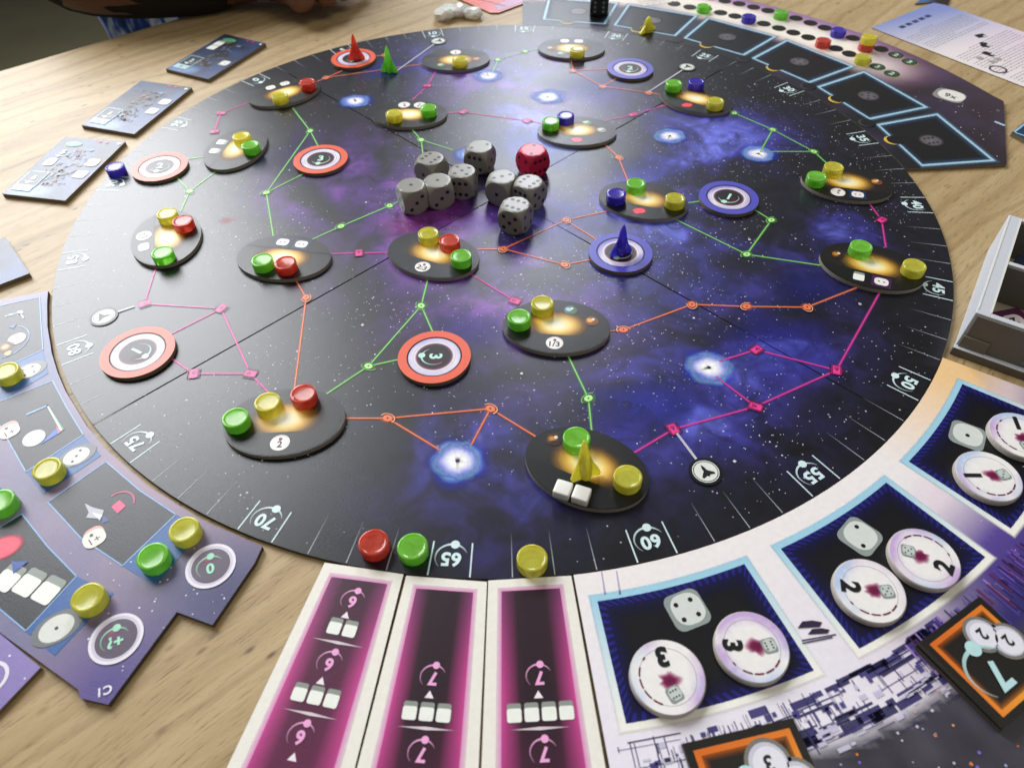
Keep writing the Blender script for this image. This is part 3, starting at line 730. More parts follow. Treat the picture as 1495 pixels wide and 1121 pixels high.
c = P(875, 6, ZB+hd); make_die((c.x, c.y, ZB), hd, M_BDIE, simple('grey_pip', (.2, .2, .2), .5), math.radians(-6), {'top': 4, 'front': 6, 'right': 5}, 'black die standing on the dark panel board')

# ================================================================ dark dice-panel board (far right)
db = empty('dice_board', (PL(1.2, 45).x, PL(1.2, 45).y, 0)); tag(db, 'curved dark side board with six glowing dice panels and two disc tracks', 'game board')
def col_db(x, y):
    r = math.hypot(x, y)/R; a = math.degrees(math.atan2(y, x))
    base = mixc(H('#17151a'), H('#3a2c36'), (r-1.1)*3)
    gl = max(0, 1-abs(r-1.33)/.16)*max(0, min(1, (a-22)/14))
    c = mixc(base, H('#c98bb0'), gl*1.3); core = max(0, 1.25-abs(r-1.315)/.09)*max(0, min(1, (a-24)/12))
    c = mixc(c, H('#f6efe0'), core*1.35); lav = max(0, 1-abs(r-1.43)/.06)*max(0, min(1, (a-30)/10))
    c = mixc(c, H('#a988b4'), lav*.8)
    if r < 1.24: c = mixc(c, H('#15151b'), min(1, (1.24-r)/.05))
    return mixc(c, H('#5a4a78'), max(0, .35*fb(x, y, 25, 5)))
out = [PL(1.0015, 4.1+81.5*i/60) for i in range(61)]
out += [PL(1.26, 86.2), PL(1.46, 74)] + [PL(1.455, 74-58*i/40) for i in range(1, 40)] + [PL(1.46, 16.1), PL(1.259, 3.78)]
slab('board_body', out, 0, ZB, col_db, db, cell=.005)
for i in range(6):
    k = Ink(ZB); a1 = 15.68+13.18*i; a0 = a1-10.8; am = (a0+a1)/2
    q = lambda e: [PL(1.053-e*.6, a0-e*52), PL(1.053-e*.6, a1+e*52), PL(1.231+e, a1+e*40), PL(1.231+e, a0-e*40)]
    def frame(e0_, e1_, c0, c1, L_):
        A_, B2 = q(e0_), q(e1_)
        for j in range(4):
            m_ = (j+1) % 4; k.face([A_[j], A_[m_], B2[m_], B2[j]], [c0, c0, c1, c1], L_)
    k.poly(q(.002), H('#0e0d11'), 1)
    frame(.0, .0085, H('#a6c9d8'), H('#a6c9d8'), 3); frame(.0085, .02, H('#6a96b8', .55), H('#4a6890', 0), 2); frame(.0, -.022, H('#4a6c92', .5), H('#202c40', 0), 2)
    c = PL(1.135, am); k.glow(c, .0082, .0078, [(0, H('#6a6468')), (.7, H('#5a555a')), (1, H('#2a282c', 0))], 3)
    for (x, y) in PIPS[6-i]:
        t = math.radians(am+90); x, y = x*.0028, y*.0028
        k.disc(c+Vector((x*math.cos(t)-y*math.sin(t), x*math.sin(t)+y*math.cos(t))), .0009, H('#1c1a1c'), 4, n=10)
    h = PL(1.047, am+1.2); k.disc(h+PL(-.008, am), .0052, H('#d9b548'), 5); k.disc(h, .0052, H('#0c0b0c'), 6)
    if i < 5: h = PL(1.032, a1+1.2); k.disc(h+PL(-.006, am), .0050, H('#3c3b42'), 5); k.disc(h, .0048, H('#111013'), 6)
    k.build('printed_panel', db)
k = Ink(ZB)
inner = [(984, 6), (1007, 11), (1030, 13), (1052, 19), (1073, 24), (1094, 29), (1115, 35), (1137, 41.5), (1158, 48), (1180, 55), (1202, 63), (1220, 71), (1240, 79), (1261, 88), (1281, 98), (1302, 108)]
outer = [(1037, -3), (1058, 2), (1079, 6), (1100, 11), (1121, 16), (1141, 22), (1162, 27), (1183, 34), (1204, 41), (1225, 48), (1245, 56), (1266, 65), (1286, 72), (1308, 81), (1328, 91)]
for ch in (inner, outer):
    for i, q in enumerate(ch):
        c = P(*q); k.disc(c, .0054, H('#0d0b0a'), 3, n=20)
        if i >= len(ch)-2:
            k.disc(c+Vector((0, -.0008)), .0054, H('#b8a860'), 2, n=20); k.disc(c, .0046, H('#33503c'), 4, n=20); k.text('2' if i % 2 else '3', c, .005, -.9, H('#cfe0c8'), 5)
        else: k.disc(c+Vector((0, -.0006)), .0054, H('#8a6a3a'), 2, n=20)
k.rrect(P(1386, 140), .0098, .0085, -.75, H('#8f8a88'), 3, rad=.6); k.rrect(P(1389, 140), .0085, .0078, -.75, H('#e4e2da'), 4, rad=.9); k.text('9x', P(1388, 141), .0058, -.75, H('#1a1a1a'), 5, bold=.01)
for i in range(12): k.rrect(P(936+9*(i % 6)+5*(i//6), 2+6*(i//6)-1.2*(i % 6)), .0020, .0018, .4, H('#e2dcd0'), 4)
for i in range(40):
    a = random.uniform(5, 22); r = random.uniform(1.25, 1.42); k.disc(PL(r, a), random.uniform(.0002, .0005), H('#d8d4dc', .8), 3, n=6)
k.line(P(1452, 178), P(1467, 184), .002, H('#bcd4f0', .9), 3)
k.build('printed_tracks', db)
for x, y, c, wh in ((1028, 9, G_, 'on the inner track of black holes, beside the dice panels'), (1141, 18, G_, 'on the outer track of black holes'), (1094, 24, B_, 'on the inner track of black holes'), (1225, 44, B_, 'on the outer track of black holes, next to the stacked pair'),
                    (1203, 59, R_, 'on the inner track of black holes'), (1261, 83, Y, 'on the inner track of black holes, beside green holes'), (1266, 64, R_, 'under a yellow one on the outer track')):
    disc(x, y-.5, c, ZB, wh, 'discs on the side board tracks')
p_ = P(1266, 64-.5, ZB+.005); o = bpy.data.objects.new('yellow_disc', disc_me[Y]); COL.objects.link(o); o.location = (p_.x+.0004, p_.y+.0003, ZB+.0049)
tag(o, 'translucent yellow plastic disc stacked on a red one on the outer track', 'disc', 'discs on the side board tracks')

# ================================================================ pale city board (front right)
cb = empty('city_board', (PL(1.2, -60).x, PL(1.2, -60).y, 0)); tag(cb, 'curved pale side board with three dark framed dice fields and city skyline', 'game board')
def col_cb(x, y):
    r = math.hypot(x, y)/R; a = math.degrees(math.atan2(y, x))
    c = mixc(H('#efe9e6'), H('#e9e4ee'), (r-1.0)*4)
    c = mixc(c, H('#f0c890'), max(0, min(1, (a+52)/14))*(1 if r < 1.1 else max(0, 1-(r-1.1)*6)))
    c = mixc(c, H('#e3d3dc'), max(0, min(1, (r-1.06)/.05))*max(0, min(1, (a+70)/10))*.8)
    c = mixc(c, H('#5b4596'), max(0, min(1, (r-1.12)/.08))*max(0, min(1, (a+64)/9)))
    c = mixc(c, H('#2e2668'), max(0, min(1, (r-1.2)/.08))*max(0, min(1, (a+66)/9)))
    city = max(0, min(1, (r-1.292-.010*fb(x, y, 60, 1))/.02))*max(0, min(1, (a+80)/6))
    c = mixc(c, mixc(H('#2a2735'), H('#45424e'), .5+fb(x, y, 50, 3)), city)
    return c
out = [PL(1.0015, -84.3+49.4*i/40) for i in range(41)]+[PL(1.30, -34.9), PL(1.55, -34.9)]+[PL(1.55, -34.9-49.4*i/30) for i in range(1, 31)]
slab('board_body', out, 0, ZB, col_cb, cb, cell=.0025)
FR = [(-82.83, -70.26, 4, (1003, 890), .35), (-66.70, -54.05, 2, (1255, 783), .75), (-50.45, -37.70, 1, (1412, 636), 1.0)]
for a0, a1, np__, dpx, drot in FR:
    k = Ink(ZB)
    def q(e):
        i0, i1, o0, o1 = a0-e*52, a1+e*52, a0-e*45, a1+e*45
        return [PL(1.0468-e*.95, i0+(i1-i0)*j/10) for j in range(11)]+[PL(1.2134+e*.95, o1+(o0-o1)*j/10) for j in range(11)]
    bl, wt = H('#9fcfe2'), H('#f2f0e6')
    fc = [bl]*11+[wt]*11
    for e0_, e1_, al in ((0, .0085, 1), (.0085, .0135, 0)):
        A_, B2 = q(e0_), q(e1_)
        for j in range(22):
            m_ = (j+1) % 22; k.face([A_[j], A_[m_], B2[m_], B2[j]], [fc[j], fc[m_], fc[m_][:3]+(float(al),), fc[j][:3]+(float(al),)], 2)
    k.poly(q(0), H('#07070d'), 2)
    A_, B2, C2 = q(0), q(-.0115), q(-.04)
    for j in range(22):
        m_ = (j+1) % 22; k.face([A_[j], A_[m_], C2[m_], C2[j]], [H('#1e1e6c', .55)]*2+[H('#10102a', 0)]*2, 3)
        nst = 2 if j not in (10, 21) else 15
        for i in range(nst):
            f0, f1, s0 = (i+.0)/nst, (i+.45)/nst, .5/nst
            k.face([A_[j].lerp(A_[m_], f0), A_[j].lerp(A_[m_], f1), B2[j].lerp(B2[m_], min(1, f1+s0)), B2[j].lerp(B2[m_], min(1, f0+s0))], [H('#2a2a90', .75)]*2+[H('#26268a', .6)]*2, 4)
    die_icon(k, P(*dpx), .0066, drot, np__, 5)
    k.build('printed_field', cb)
# skyline print
k = Ink(ZB); rs = random.Random(3)
DK, DK2, LV = '#403a78', '#302b5e', '#cfcae2'
def bar(a, da, r, dr, c_, L_, al=1.0): k.poly([PL(r, a), PL(r, a+da), PL(r+dr, a+da), PL(r+dr, a)], H(c_, al*.85), L_)
for i in range(46):       # decks and pipes running along the band
    a = rs.uniform(-84, -62); bar(a, rs.uniform(1.2, 4.5), 1.232+.066*rs.random(), rs.choice((.0008, .0012, .0018, .0034)), rs.choice((DK, DK, DK2)), 2)
for i in range(46):       # dark outlines under the frames and along the foreground
    a = rs.uniform(-79, -61); bar(a, rs.uniform(.5, 1.8), rs.choice((1.229, 1.231, 1.272, 1.280))+.012*rs.random(), rs.uniform(.004, .012), rs.choice((DK, DK2, '#352f6c')), 2)
for i in range(150):       # masts and posts
    a = rs.uniform(-84, -60); bar(a, rs.uniform(.03, .09), 1.232+.045*rs.random(), rs.uniform(.006, .035), rs.choice((DK, DK2)), 3)
for i in range(60):       # blocks
    a = rs.uniform(-84, -61); bar(a, rs.uniform(.12, .6), 1.236+.05*rs.random(), rs.uniform(.003, .012), rs.choice((DK, DK, LV, '#4a4186')), 4)
for i in range(40):       # pale panels cut out along the dark foreground
    a = rs.uniform(-82, -63); bar(a, rs.uniform(.2, .9), 1.276+.034*rs.random(), rs.uniform(.0015, .006), LV, 5)
for i in range(30):
    a = rs.uniform(-82, -62); bar(a, rs.uniform(.5, 2.0), 1.278+.04*rs.random(), rs.uniform(.0008, .0016), DK2, 6)
for i in range(110):      # violet towers
    a = rs.uniform(-64, -51); bar(a, rs.uniform(.05, .22), 1.228+.02*rs.random(), rs.uniform(.01, .055), rs.choice(('#3a2c80', '#241c50', '#7a5cc0', '#5a4ab0', '#b090d8', '#6a2c5a')), 3+i % 3, .75)
for i in range(90):
    a = rs.uniform(-76, -50); r = rs.uniform(1.29, 1.42); k.disc(PL(r, a), rs.uniform(.00025, .0006), H(rs.choice(['#e88a4a', '#e8b078', '#b0b8e0', '#8a6ad0', '#d8d0e0']), .85), 4, n=7)
for x, y, w_, h_ in ((1182, 912, 18, 5), (1195, 922, 16, 4)): k.px([(x-w_, y+h_), (x-w_*.6, y-h_), (x+w_*.2, y-h_*1.3), (x+w_, y-h_*.8), (x+w_*.8, y+h_*.6)], H('#2f2340'), 4)
for x, y, w_ in ((1195, 930, 25), (1193, 934, 22)): k.px([(x-w_, y+4), (x+w_, y-5), (x+w_, y-3), (x-w_, y+6)], H('#2f2a58'), 4)
for x in (877, 899): k.px([(x, 833), (x+2, 833), (x+8, 868), (x+5, 868)], H('#b9a9d0', .7), 2)
for i in range(60):
    a = rs.uniform(-60, -37); r = rs.uniform(1.1, 1.4); k.disc(PL(r, a), rs.uniform(.0001, .0003), H('#e6e0f4', .8), 3, n=6)
k.build('printed_skyline', cb)['kind'] = 'stuff'

# white resource tokens with numbers
M_WTOK = simple('white_token_edge', H('#b8b0a8'), .6, var=.25, scale=900)
for (x, y), num, dg, desc in (((975, 987), '3', 98, 'reading 3, touching the pale frame edge'), ((1098, 943), '3', 176, 'reading 3, beside the four pip field die'),
        ((1270, 861), '2', 168, 'reading 2, below the two pip field die'), ((1350, 814), '2', -35, 'reading 2, its small die beside the field die'), ((1444, 694), '1', 178, 'reading 1, below the one pip field die'), ((1491, 635), '1', 80, 'reading 1, cut by the field corner')):
    r = .0120; h = .0030; c = P(x, y, ZB+h); t = empty('number_token', (c.x, c.y, ZB)); tag(t, 'thick round white token '+desc, 'token', 'white number tokens')
    bm = lathe([(0, 0), (r*.96, 0), (r, .0004), (r, h-.0006), (r*.985, h-.0002), (r*.96, h)], 48)
    me = bm_mesh(bm, 'token_body', True); me.set_sharp_from_angle(angle=.7); link_local('token_body', me, M_WTOK, t)
    slab('token_face', [c+Vector((math.cos(a), math.sin(a)))*r*.962 for a in [2*math.pi*i/48 for i in range(48)]], ZB+h-.0004, ZB+h+.00002,
         lambda X, Y2: mixc(H('#efece8'), mixc(H('#b8cbe8'), H('#c6a8d8'), .5+2*fb(X, Y2, 40, 3)), max(0, (math.hypot(X-c.x, Y2-c.y)/r-.62)*3.2)*max(0, .75+1.8*fb(X, Y2, 60, 9))), t, cell=.0022, core=M_WTOK)
    k = Ink(ZB+h+.00002); d = math.radians(dg); u = Vector((math.cos(d), math.sin(d))); sd = Vector((-u.y, u.x))
    k.ring(c, r*.74, r*.755, H('#b0a8a8', .7), 1, n=48)
    for j in range(5): k.ring(c, r*.72, r*.765, H('#6a1a2e'), 2, n=8, a0=dg+38+j*24, a1=dg+38+j*24+(19 if j else 8))
    k.text(num, c+u*r*.52, r*.56, d+math.pi-math.pi/2, H('#14161a'), 3, bold=.05)
    k.glow(c-u*r*.12, r*.30, r*.24, [(0, H('#5a0a34')), (.5, H('#7a1648', .95)), (.8, H('#b85a88', .5)), (1, H('#e0a0c0', 0))], 2, wob=.6, seed=dg)
    die_icon(k, c-u*r*.46-sd*r*.04, r*.20, d+.3, {'3': 6, '2': 5, '1': 3}[num], 3, face='#c3cbc6', edge='#8a9490')
    k.build('token_print', t)

# orange bordered square tiles
def sq_tile(c, ang, hs, z, num, small, label):
    ca, sa = math.cos(ang), math.sin(ang); W = lambda u, v: Vector((c.x+(u*ca-v*sa)*hs, c.y+(u*sa+v*ca)*hs))
    t = empty('bonus_tile', (c.x, c.y, z)); tag(t, label, 'tile', 'orange bordered bonus tiles')
    slab('tile_body', [W(-1, -1), W(1, -1), W(1, 1), W(-1, 1)], z, z+.0019, lambda x, y: H('#14130f'), t, cell=.02, core=M_CORE_DARK)
    k = Ink(z+.0019)
    def sqr(e): return [W(-e, -e), W(e, -e), W(e, e), W(-e, e)]
    A_, B2, C2 = sqr(.86), sqr(.76), sqr(.62)
    oc = [H('#e8862a'), H('#f0b030'), H('#e07a22'), H('#d86a1c')]
    for j in range(4):
        m_ = (j+1) % 4; k.face([A_[j], A_[m_], B2[m_], B2[j]], [oc[j], oc[m_], oc[m_], oc[j]], 1); k.face([B2[j], B2[m_], C2[m_], C2[j]], [oc[j][:3]+(.5,), oc[m_][:3]+(.5,), H('#3a2c14', 0), H('#3a2c14', 0)], 1)
    for (u, v) in ((.28, .42), (.62, .05)):
        p = W(u, v); k.disc(p, hs*.40, H('#77756c'), 3); k.disc(p, hs*.33, H('#c9c7d4'), 4); k.disc(p+Vector((.0003, -.0003)), hs*.28, H('#e4e2ea'), 5); k.text(small, p, hs*.26, ang+math.pi, H('#1c1c22'), 6, bold=.03)
    orbit_icon(k, W(-.22, -.22), ang-math.pi/2, hs*.62, num, H('#b9dede'), 7, digit=.95)
    k.build('tile_print', t)
q1 = P(1344, 960, .006); q2 = P(1452, 876, .006); q3 = P(1443, 1054, .006)
cc_ = (q2+q3)/2; hs_ = ((q2-q1).length+(q3-q1).length)/4; an_ = math.atan2((q2-q1).y, (q2-q1).x)
sq_tile(cc_+Vector((-.0005, -.0003)), an_+.01, hs_, ZB, '7', '2', 'orange bordered square tile reading 7, lower of the two stacked')
sq_tile(cc_, an_, hs_, ZB+.0020, '7', '2', 'orange bordered square tile with two small 2 discs, on top of its stack')
q1 = P(996, 1085, ZB+.002); q2 = P(1158, 1047, ZB+.002); an2 = math.atan2((q2-q1).y, (q2-q1).x); h2 = (q2-q1).length/2
sq_tile(q1+Vector((math.cos(an2)*h2+math.sin(an2)*h2, math.sin(an2)*h2-math.cos(an2)*h2)), an2, h2, ZB, '7', '3', 'orange bordered square tile with two small 3 discs, cut by the table edge side')

# ================================================================ three pale long cards
CARDS = [([(474, 821), (589, 838), (515, 1132), (319, 1145)], '6', [((515, 877), (505, 898), (500, 917), (493, 938), 2), ((481, 968), (469, 994), (461, 1016), (453, 1042), 3), ((439, 1074), (428, 1105), (None, 0), None, 0)], 'carrying the number 6 above two white cubes'), ([(593, 840), (711, 849), (697.5, 1145), (515, 1145)], '7', [((632, 988), (627, 1014), (623, 1040), (622, 1063), 3), ((615, 1099), (610, 1130), (None, 0), None, 0)], 'reading 7, between the other two long cards'),
         ([(713, 847), (834, 840), (888.5, 1145), (702, 1145)], '7', [((787, 987), (786, 1014), (789, 1040), (789, 1063), 4), ((794, 1098), (796, 1130), (None, 0), None, 0)], 'reading 7 above four white cubes, touching the pale city board')]
for pts, num, rows, desc in CARDS:
    w4 = [P(x, y, .0022) for x, y in pts]; tl, tr, br, bl_ = w4
    # lengthen the card to its real size past the picture's lower edge
    br = tr+(br-tr)*1.25; bl_ = tl+(bl_-tl)*1.25
    W = lambda u, v: tl.lerp(tr, u).lerp(bl_.lerp(br, u), v)
    cen = W(.5, .5); t = empty('upgrade_card', (cen.x, cen.y, 0)); tag(t, 'long cream bordered magenta card '+desc, 'card', 'long magenta cards against the round board')
    slab('card_body', [tl, tr, br, bl_], 0, .0022, lambda x, y: H('#ece8dd'), t, cell=.05)
    k = Ink(.0022); nu, nv = 12, 16
    for i in range(nu):
        for j in range(nv):
            def cf(a, b):
                e = min(a, 1-a)*2; d = min(1, e*1.9)**.8*(1 if num == '7' else .86)
                c_ = mixc(mixc(H('#7c3868'), H('#c8468f'), b*2.2), H('#28161f'), min(1, d*1.02)); return mixc(c_, H('#8a2f62'), max(0, b-.55)*1.2*(1-.6*d))
            us = [.16+.68*(i+a)/nu for a in (0, 1, 1, 0)]; vs_ = [.055+.9*(j+b)/nv for b in (0, 0, 1, 1)]
            k.face([W(u, v) for u, v in zip(us, vs_)], [cf((u-.16)/.68, (v-.055)/.9) for u, v in zip(us, vs_)], 2)
    for e, al, L_ in ((.03, .75, 1),):
        A_ = [W(.16, .055), W(.84, .055), W(.84, .955), W(.16, .955)]; B2 = [W(.11, .036), W(.89, .036), W(.89, .97), W(.11, .97)]
        for j in range(4): m_ = (j+1) % 4; k.face([A_[j], A_[m_], B2[m_], B2[j]], [H('#e08cc0')]*2+[H('#efd8e2', .6)]*2, 1)
    up = math.atan2((W(.5, 1)-W(.5, 0)).y, (W(.5, 1)-W(.5, 0)).x); ln = (W(.5, 1)-W(.5, 0)).length; wd = (tr-tl).length
    d_ = (W(.5, 1)-W(.5, 0)).normalized(); s_ = Vector((-d_.y, d_.x))
    for (ix, iy), (tx, ty), (qx, qy), ln_, ncu in rows:
        orbit_icon(k, P(ix, iy, .0022), up, wd*.150, num, H('#efa9d6'), 4, digit=1.0)
        c = P(tx, ty, .0022); k.poly([c-d_*wd*.045, c+d_*wd*.035+s_*wd*.05, c+d_*wd*.035-s_*wd*.05], H('#f0e6ea'), 4)
        if qx is None: continue
        c = P(qx, qy, .0022)
        for m_ in range(ncu): cube_icon(k, c-s_*(m_-(ncu-1)/2)*wd*.185*-1, wd*.088, up+math.pi/2, 4)
        if ln_:
            c = P(*ln_, .0022); k.face([c-s_*wd*.31, c+d_*wd*.016, c+s_*wd*.31, c-d_*wd*.016], [H('#e8d0dc', .75), H('#f6eef0'), H('#e8d0dc', .75), H('#f6eef0')], 4)
    k.build('card_print', t)

# ================================================================ player board (left)
ZL = .0022
pb_px = [(-70, 452), (0, 438), (73, 424), (71.6, 440), (73, 475), (80, 514), (88, 542), (101.7, 568), (131.8, 620), (160.5, 654), (222, 705), (301, 753.5), (385, 794), (372, 821), (310, 912), (258, 893), (158, 1028), (118, 1019), (114, 1006), (0, 923), (-70, 880)]
pbo = [P(x, y, ZL) for x, y in pb_px]
for i, p in enumerate(pbo):       # the curved side lies just clear of the round board
    if 2 <= i <= 12: pbo[i] = p.normalized()*R*1.0095
pb = empty('player_board', tuple(P(120, 740, 0))+(0,)); tag(pb, 'lavender player board with blue edged grey cells, discs and stepped corner', 'game board')
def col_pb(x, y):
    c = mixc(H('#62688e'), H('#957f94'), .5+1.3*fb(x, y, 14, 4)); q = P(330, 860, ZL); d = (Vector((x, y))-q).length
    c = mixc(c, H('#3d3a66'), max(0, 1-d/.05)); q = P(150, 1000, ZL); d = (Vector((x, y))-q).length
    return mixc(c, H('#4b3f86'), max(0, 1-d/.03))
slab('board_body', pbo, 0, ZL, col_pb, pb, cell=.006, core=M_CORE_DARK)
k = Ink(ZL); CE, BL2, LN = H('#303238'), H('#2c5c9c'), H('#86aedc')
def outl(pts, wd=.0005):
    for a, b in zip(pts, pts[1:]+pts[:1]): k.line(P(*a, ZL), P(*b, ZL), wd, LN, 4)
cells = [[(-40, 456), (0, 447), (58, 434), (60, 470), (63, 511), (17, 532), (-40, 556)], [(-30, 600), (0, 586), (77, 556), (97, 594), (122, 635), (38, 689), (-12, 600)], [(155, 674), (204, 716), (257, 751), (179, 826), (118, 785), (70, 733)], [(-40, 800), (0, 770), (32, 750), (70, 798), (112, 841), (38, 921), (0, 889), (-40, 862)]]
blues = [[(63, 511), (71, 545), (0, 587), (-40, 603), (-40, 556), (17, 532)], [(122, 635), (148, 665), (63, 722), (38, 689)], [(257, 751), (298, 773), (226, 855), (179, 826)], [(112, 841), (167, 866), (80, 957), (38, 922)], [(-30, 690), (0, 710), (24, 740), (0, 757), (-30, 770)]]
for c_ in cells: k.px(c_, CE, 2); outl(c_)
for b_ in blues: k.px(b_, BL2, 2)
W3 = lambda x, y: P(x, y, ZL)
k.disc(W3(25, 495), .0040, H('#d2d2cc'), 5); k.ring(W3(5, 500), .0110, .0114, LN, 5, a0=-70, a1=80); k.glow(W3(8, 507), .004, .004, [(0, H('#ffe6b0')), (1, H('#a07030', 0))], 5); k.disc(W3(12, 516), .0016, H('#d0a860'), 5)
k.ring(W3(15, 470), .0055, .0061, H('#cfe4ea'), 5, a0=20, a1=130); k.disc(W3(29, 457), .0016, H('#dcecf0'), 5); k.line(W3(8, 462), W3(21, 459), .001, H('#cfe4ea'), 5); k.px([(12, 478), (25, 473), (20, 480)], H('#3a68c0'), 5)
def eye(x, y, n, s=.0050, rot=.6):
    k.disc(W3(x+1, y-1), s*1.5, H('#6d7274'), 4, ry=s*1.05, rot=rot); k.disc(W3(x, y), s*1.02, H('#d8d9d2'), 5, ry=s*.85, rot=rot)
    for (u, v) in PIPS[n]: k.disc(W3(x, y)+Vector((u*math.cos(rot)-v*math.sin(rot), u*math.sin(rot)+v*math.cos(rot)))*s*.4, s*.12, H('#303030'), 6, n=8)
eye(42, 542, 4); eye(112, 666, 3); eye(83, 917, 1, .0056)
def plus_die(x, y):
    k.rrect(W3(x, y-5), .0036, .0036, .7, H('#e0a8a0'), 5, rad=.8); k.rrect(W3(x, y), .0040, .0038, .7, H('#e6e4d8'), 6, rad=.8); k.text('+1', W3(x+1, y+2), .0030, .75+math.pi, H('#3a3a3a'), 7, bold=.0); k.disc(W3(x-4, y-4), .0007, H('#3a3a3a'), 7, n=8)
plus_die(14, 630); plus_die(138, 786)
k.disc(W3(50, 640), .0045, H('#c9cec9'), 5); k.px([(38, 605), (70, 591), (71, 593), (39, 607)], LN, 5); k.px([(70, 591), (92, 628), (89, 630), (68, 592)], H('#d8e4e4'), 5); k.px([(72, 594), (94, 627), (92, 629)], H('#4aa068'), 6); k.px([(58, 650), (84, 624), (88, 632)], H('#3a68c0'), 5); k.px([(82, 622), (90, 630), (86, 634)], H('#d05a7a'), 6)
k.px([(124, 735), (136, 741), (152, 745), (150, 752), (142, 757), (126, 756), (130, 748)], H('#b9bcc4'), 5); k.px([(134, 748), (150, 752), (146, 760)], H('#e4e6e8'), 6); k.px([(150, 752), (160, 760), (150, 764)], H('#5a6ab8', .8), 5)
k.px([(163, 740), (175, 730), (184, 739), (172, 750)], H('#e0487e'), 5); k.ring(W3(174, 736), .0052, .0059, H('#c04870'), 5, a0=0, a1=140)
k.glow(W3(4, 800), .0080, .0058, [(0, H('#f0506a')), (.7, H('#ea4a64')), (1, H('#b03048', 0))], 5, rot=.4)
for x, y in ((12, 845), (42, 852), (70, 863)): cube_icon(k, W3(x, y), .0045, -.42, 5)
k.px([(18, 820), (42, 820), (20, 838)], H('#2f55a0'), 8)
for (x, y), tx in (((308, 826), '0'), ((170, 932), '+?')):
    c = W3(x, y); k.disc(c, .0088, H('#cfc6d8'), 5, n=40); k.ring(c, .0078, .0088, H('#e8e2ea'), 6, n=40); k.disc(c, .0068, H('#54485a'), 6, n=40); k.glow(c+Vector((-.002, .002)), .004, .003, [(0, H('#a05a80', .7)), (1, H('#a05a80', 0))], 7)
    orbit_icon(k, c+Vector((0, -.0006)), -math.pi/2+.35, .0050, tx, H('#a4e2c4'), 8, digit=.85)
k.text('C1', W3(154, 1008), .0030, math.pi+.35, H('#e8e4ee'), 5)
for i in range(45):
    q = W3(random.uniform(100, 360), random.uniform(790, 1010)); ins = False
    for p0, p1 in zip(pbo, pbo[1:]+pbo[:1]):
        if (p0.y > q.y) != (p1.y > q.y) and q.x < (p1.x-p0.x)*(q.y-p0.y)/(p1.y-p0.y)+p0.x: ins = not ins
    if ins: k.disc(q, random.uniform(.00015, .0004), H('#f0ecf4', .9), 3, n=6)
k.build('printed_cells', pb)
for x, y, c, wh in ((8, 541, Y, 'on the player board beside a printed four pip die'), (68, 683, Y, 'on the player board beside a printed three pip die'), (-2, 731, G_, 'on the player board, half cut off by the picture side'),
                    (222, 811, G_, 'on the player board below a yellow one'), (268, 772, Y, 'on the player board beside the ring reading 0'), (127, 871, Y, 'on the player board beside printed white cubes')):
    disc(x, y, c, ZL, wh, 'discs on the player board')

# second player board corner
o2 = [P(x, y, .002) for x, y in ((-60, 884), (0, 924.5), (59, 973.5), (0, 1035), (-60, 1090))]
sb = empty('side_board', tuple(P(10, 980, 0))+(0,)); tag(sb, 'pink and lavender board corner lying beside the player board', 'game board')
slab('board_body', o2, 0, .0019, lambda x, y: mixc(H('#c09ab4'), H('#8a7ab4'), .5+1.5*fb(x, y, 20, 8)), sb, cell=.005)
k = Ink(.0019); k.ring(P(-14, 990, .0019), .0044, .0056, H('#e6dfe8'), 2); k.disc(P(36, 990), .0003, H('#fff'+'fff'), 2, n=6); k.disc(P(14, 957), .0004, H('#ffffff'), 2, n=6); k.build('printed_ring', sb)

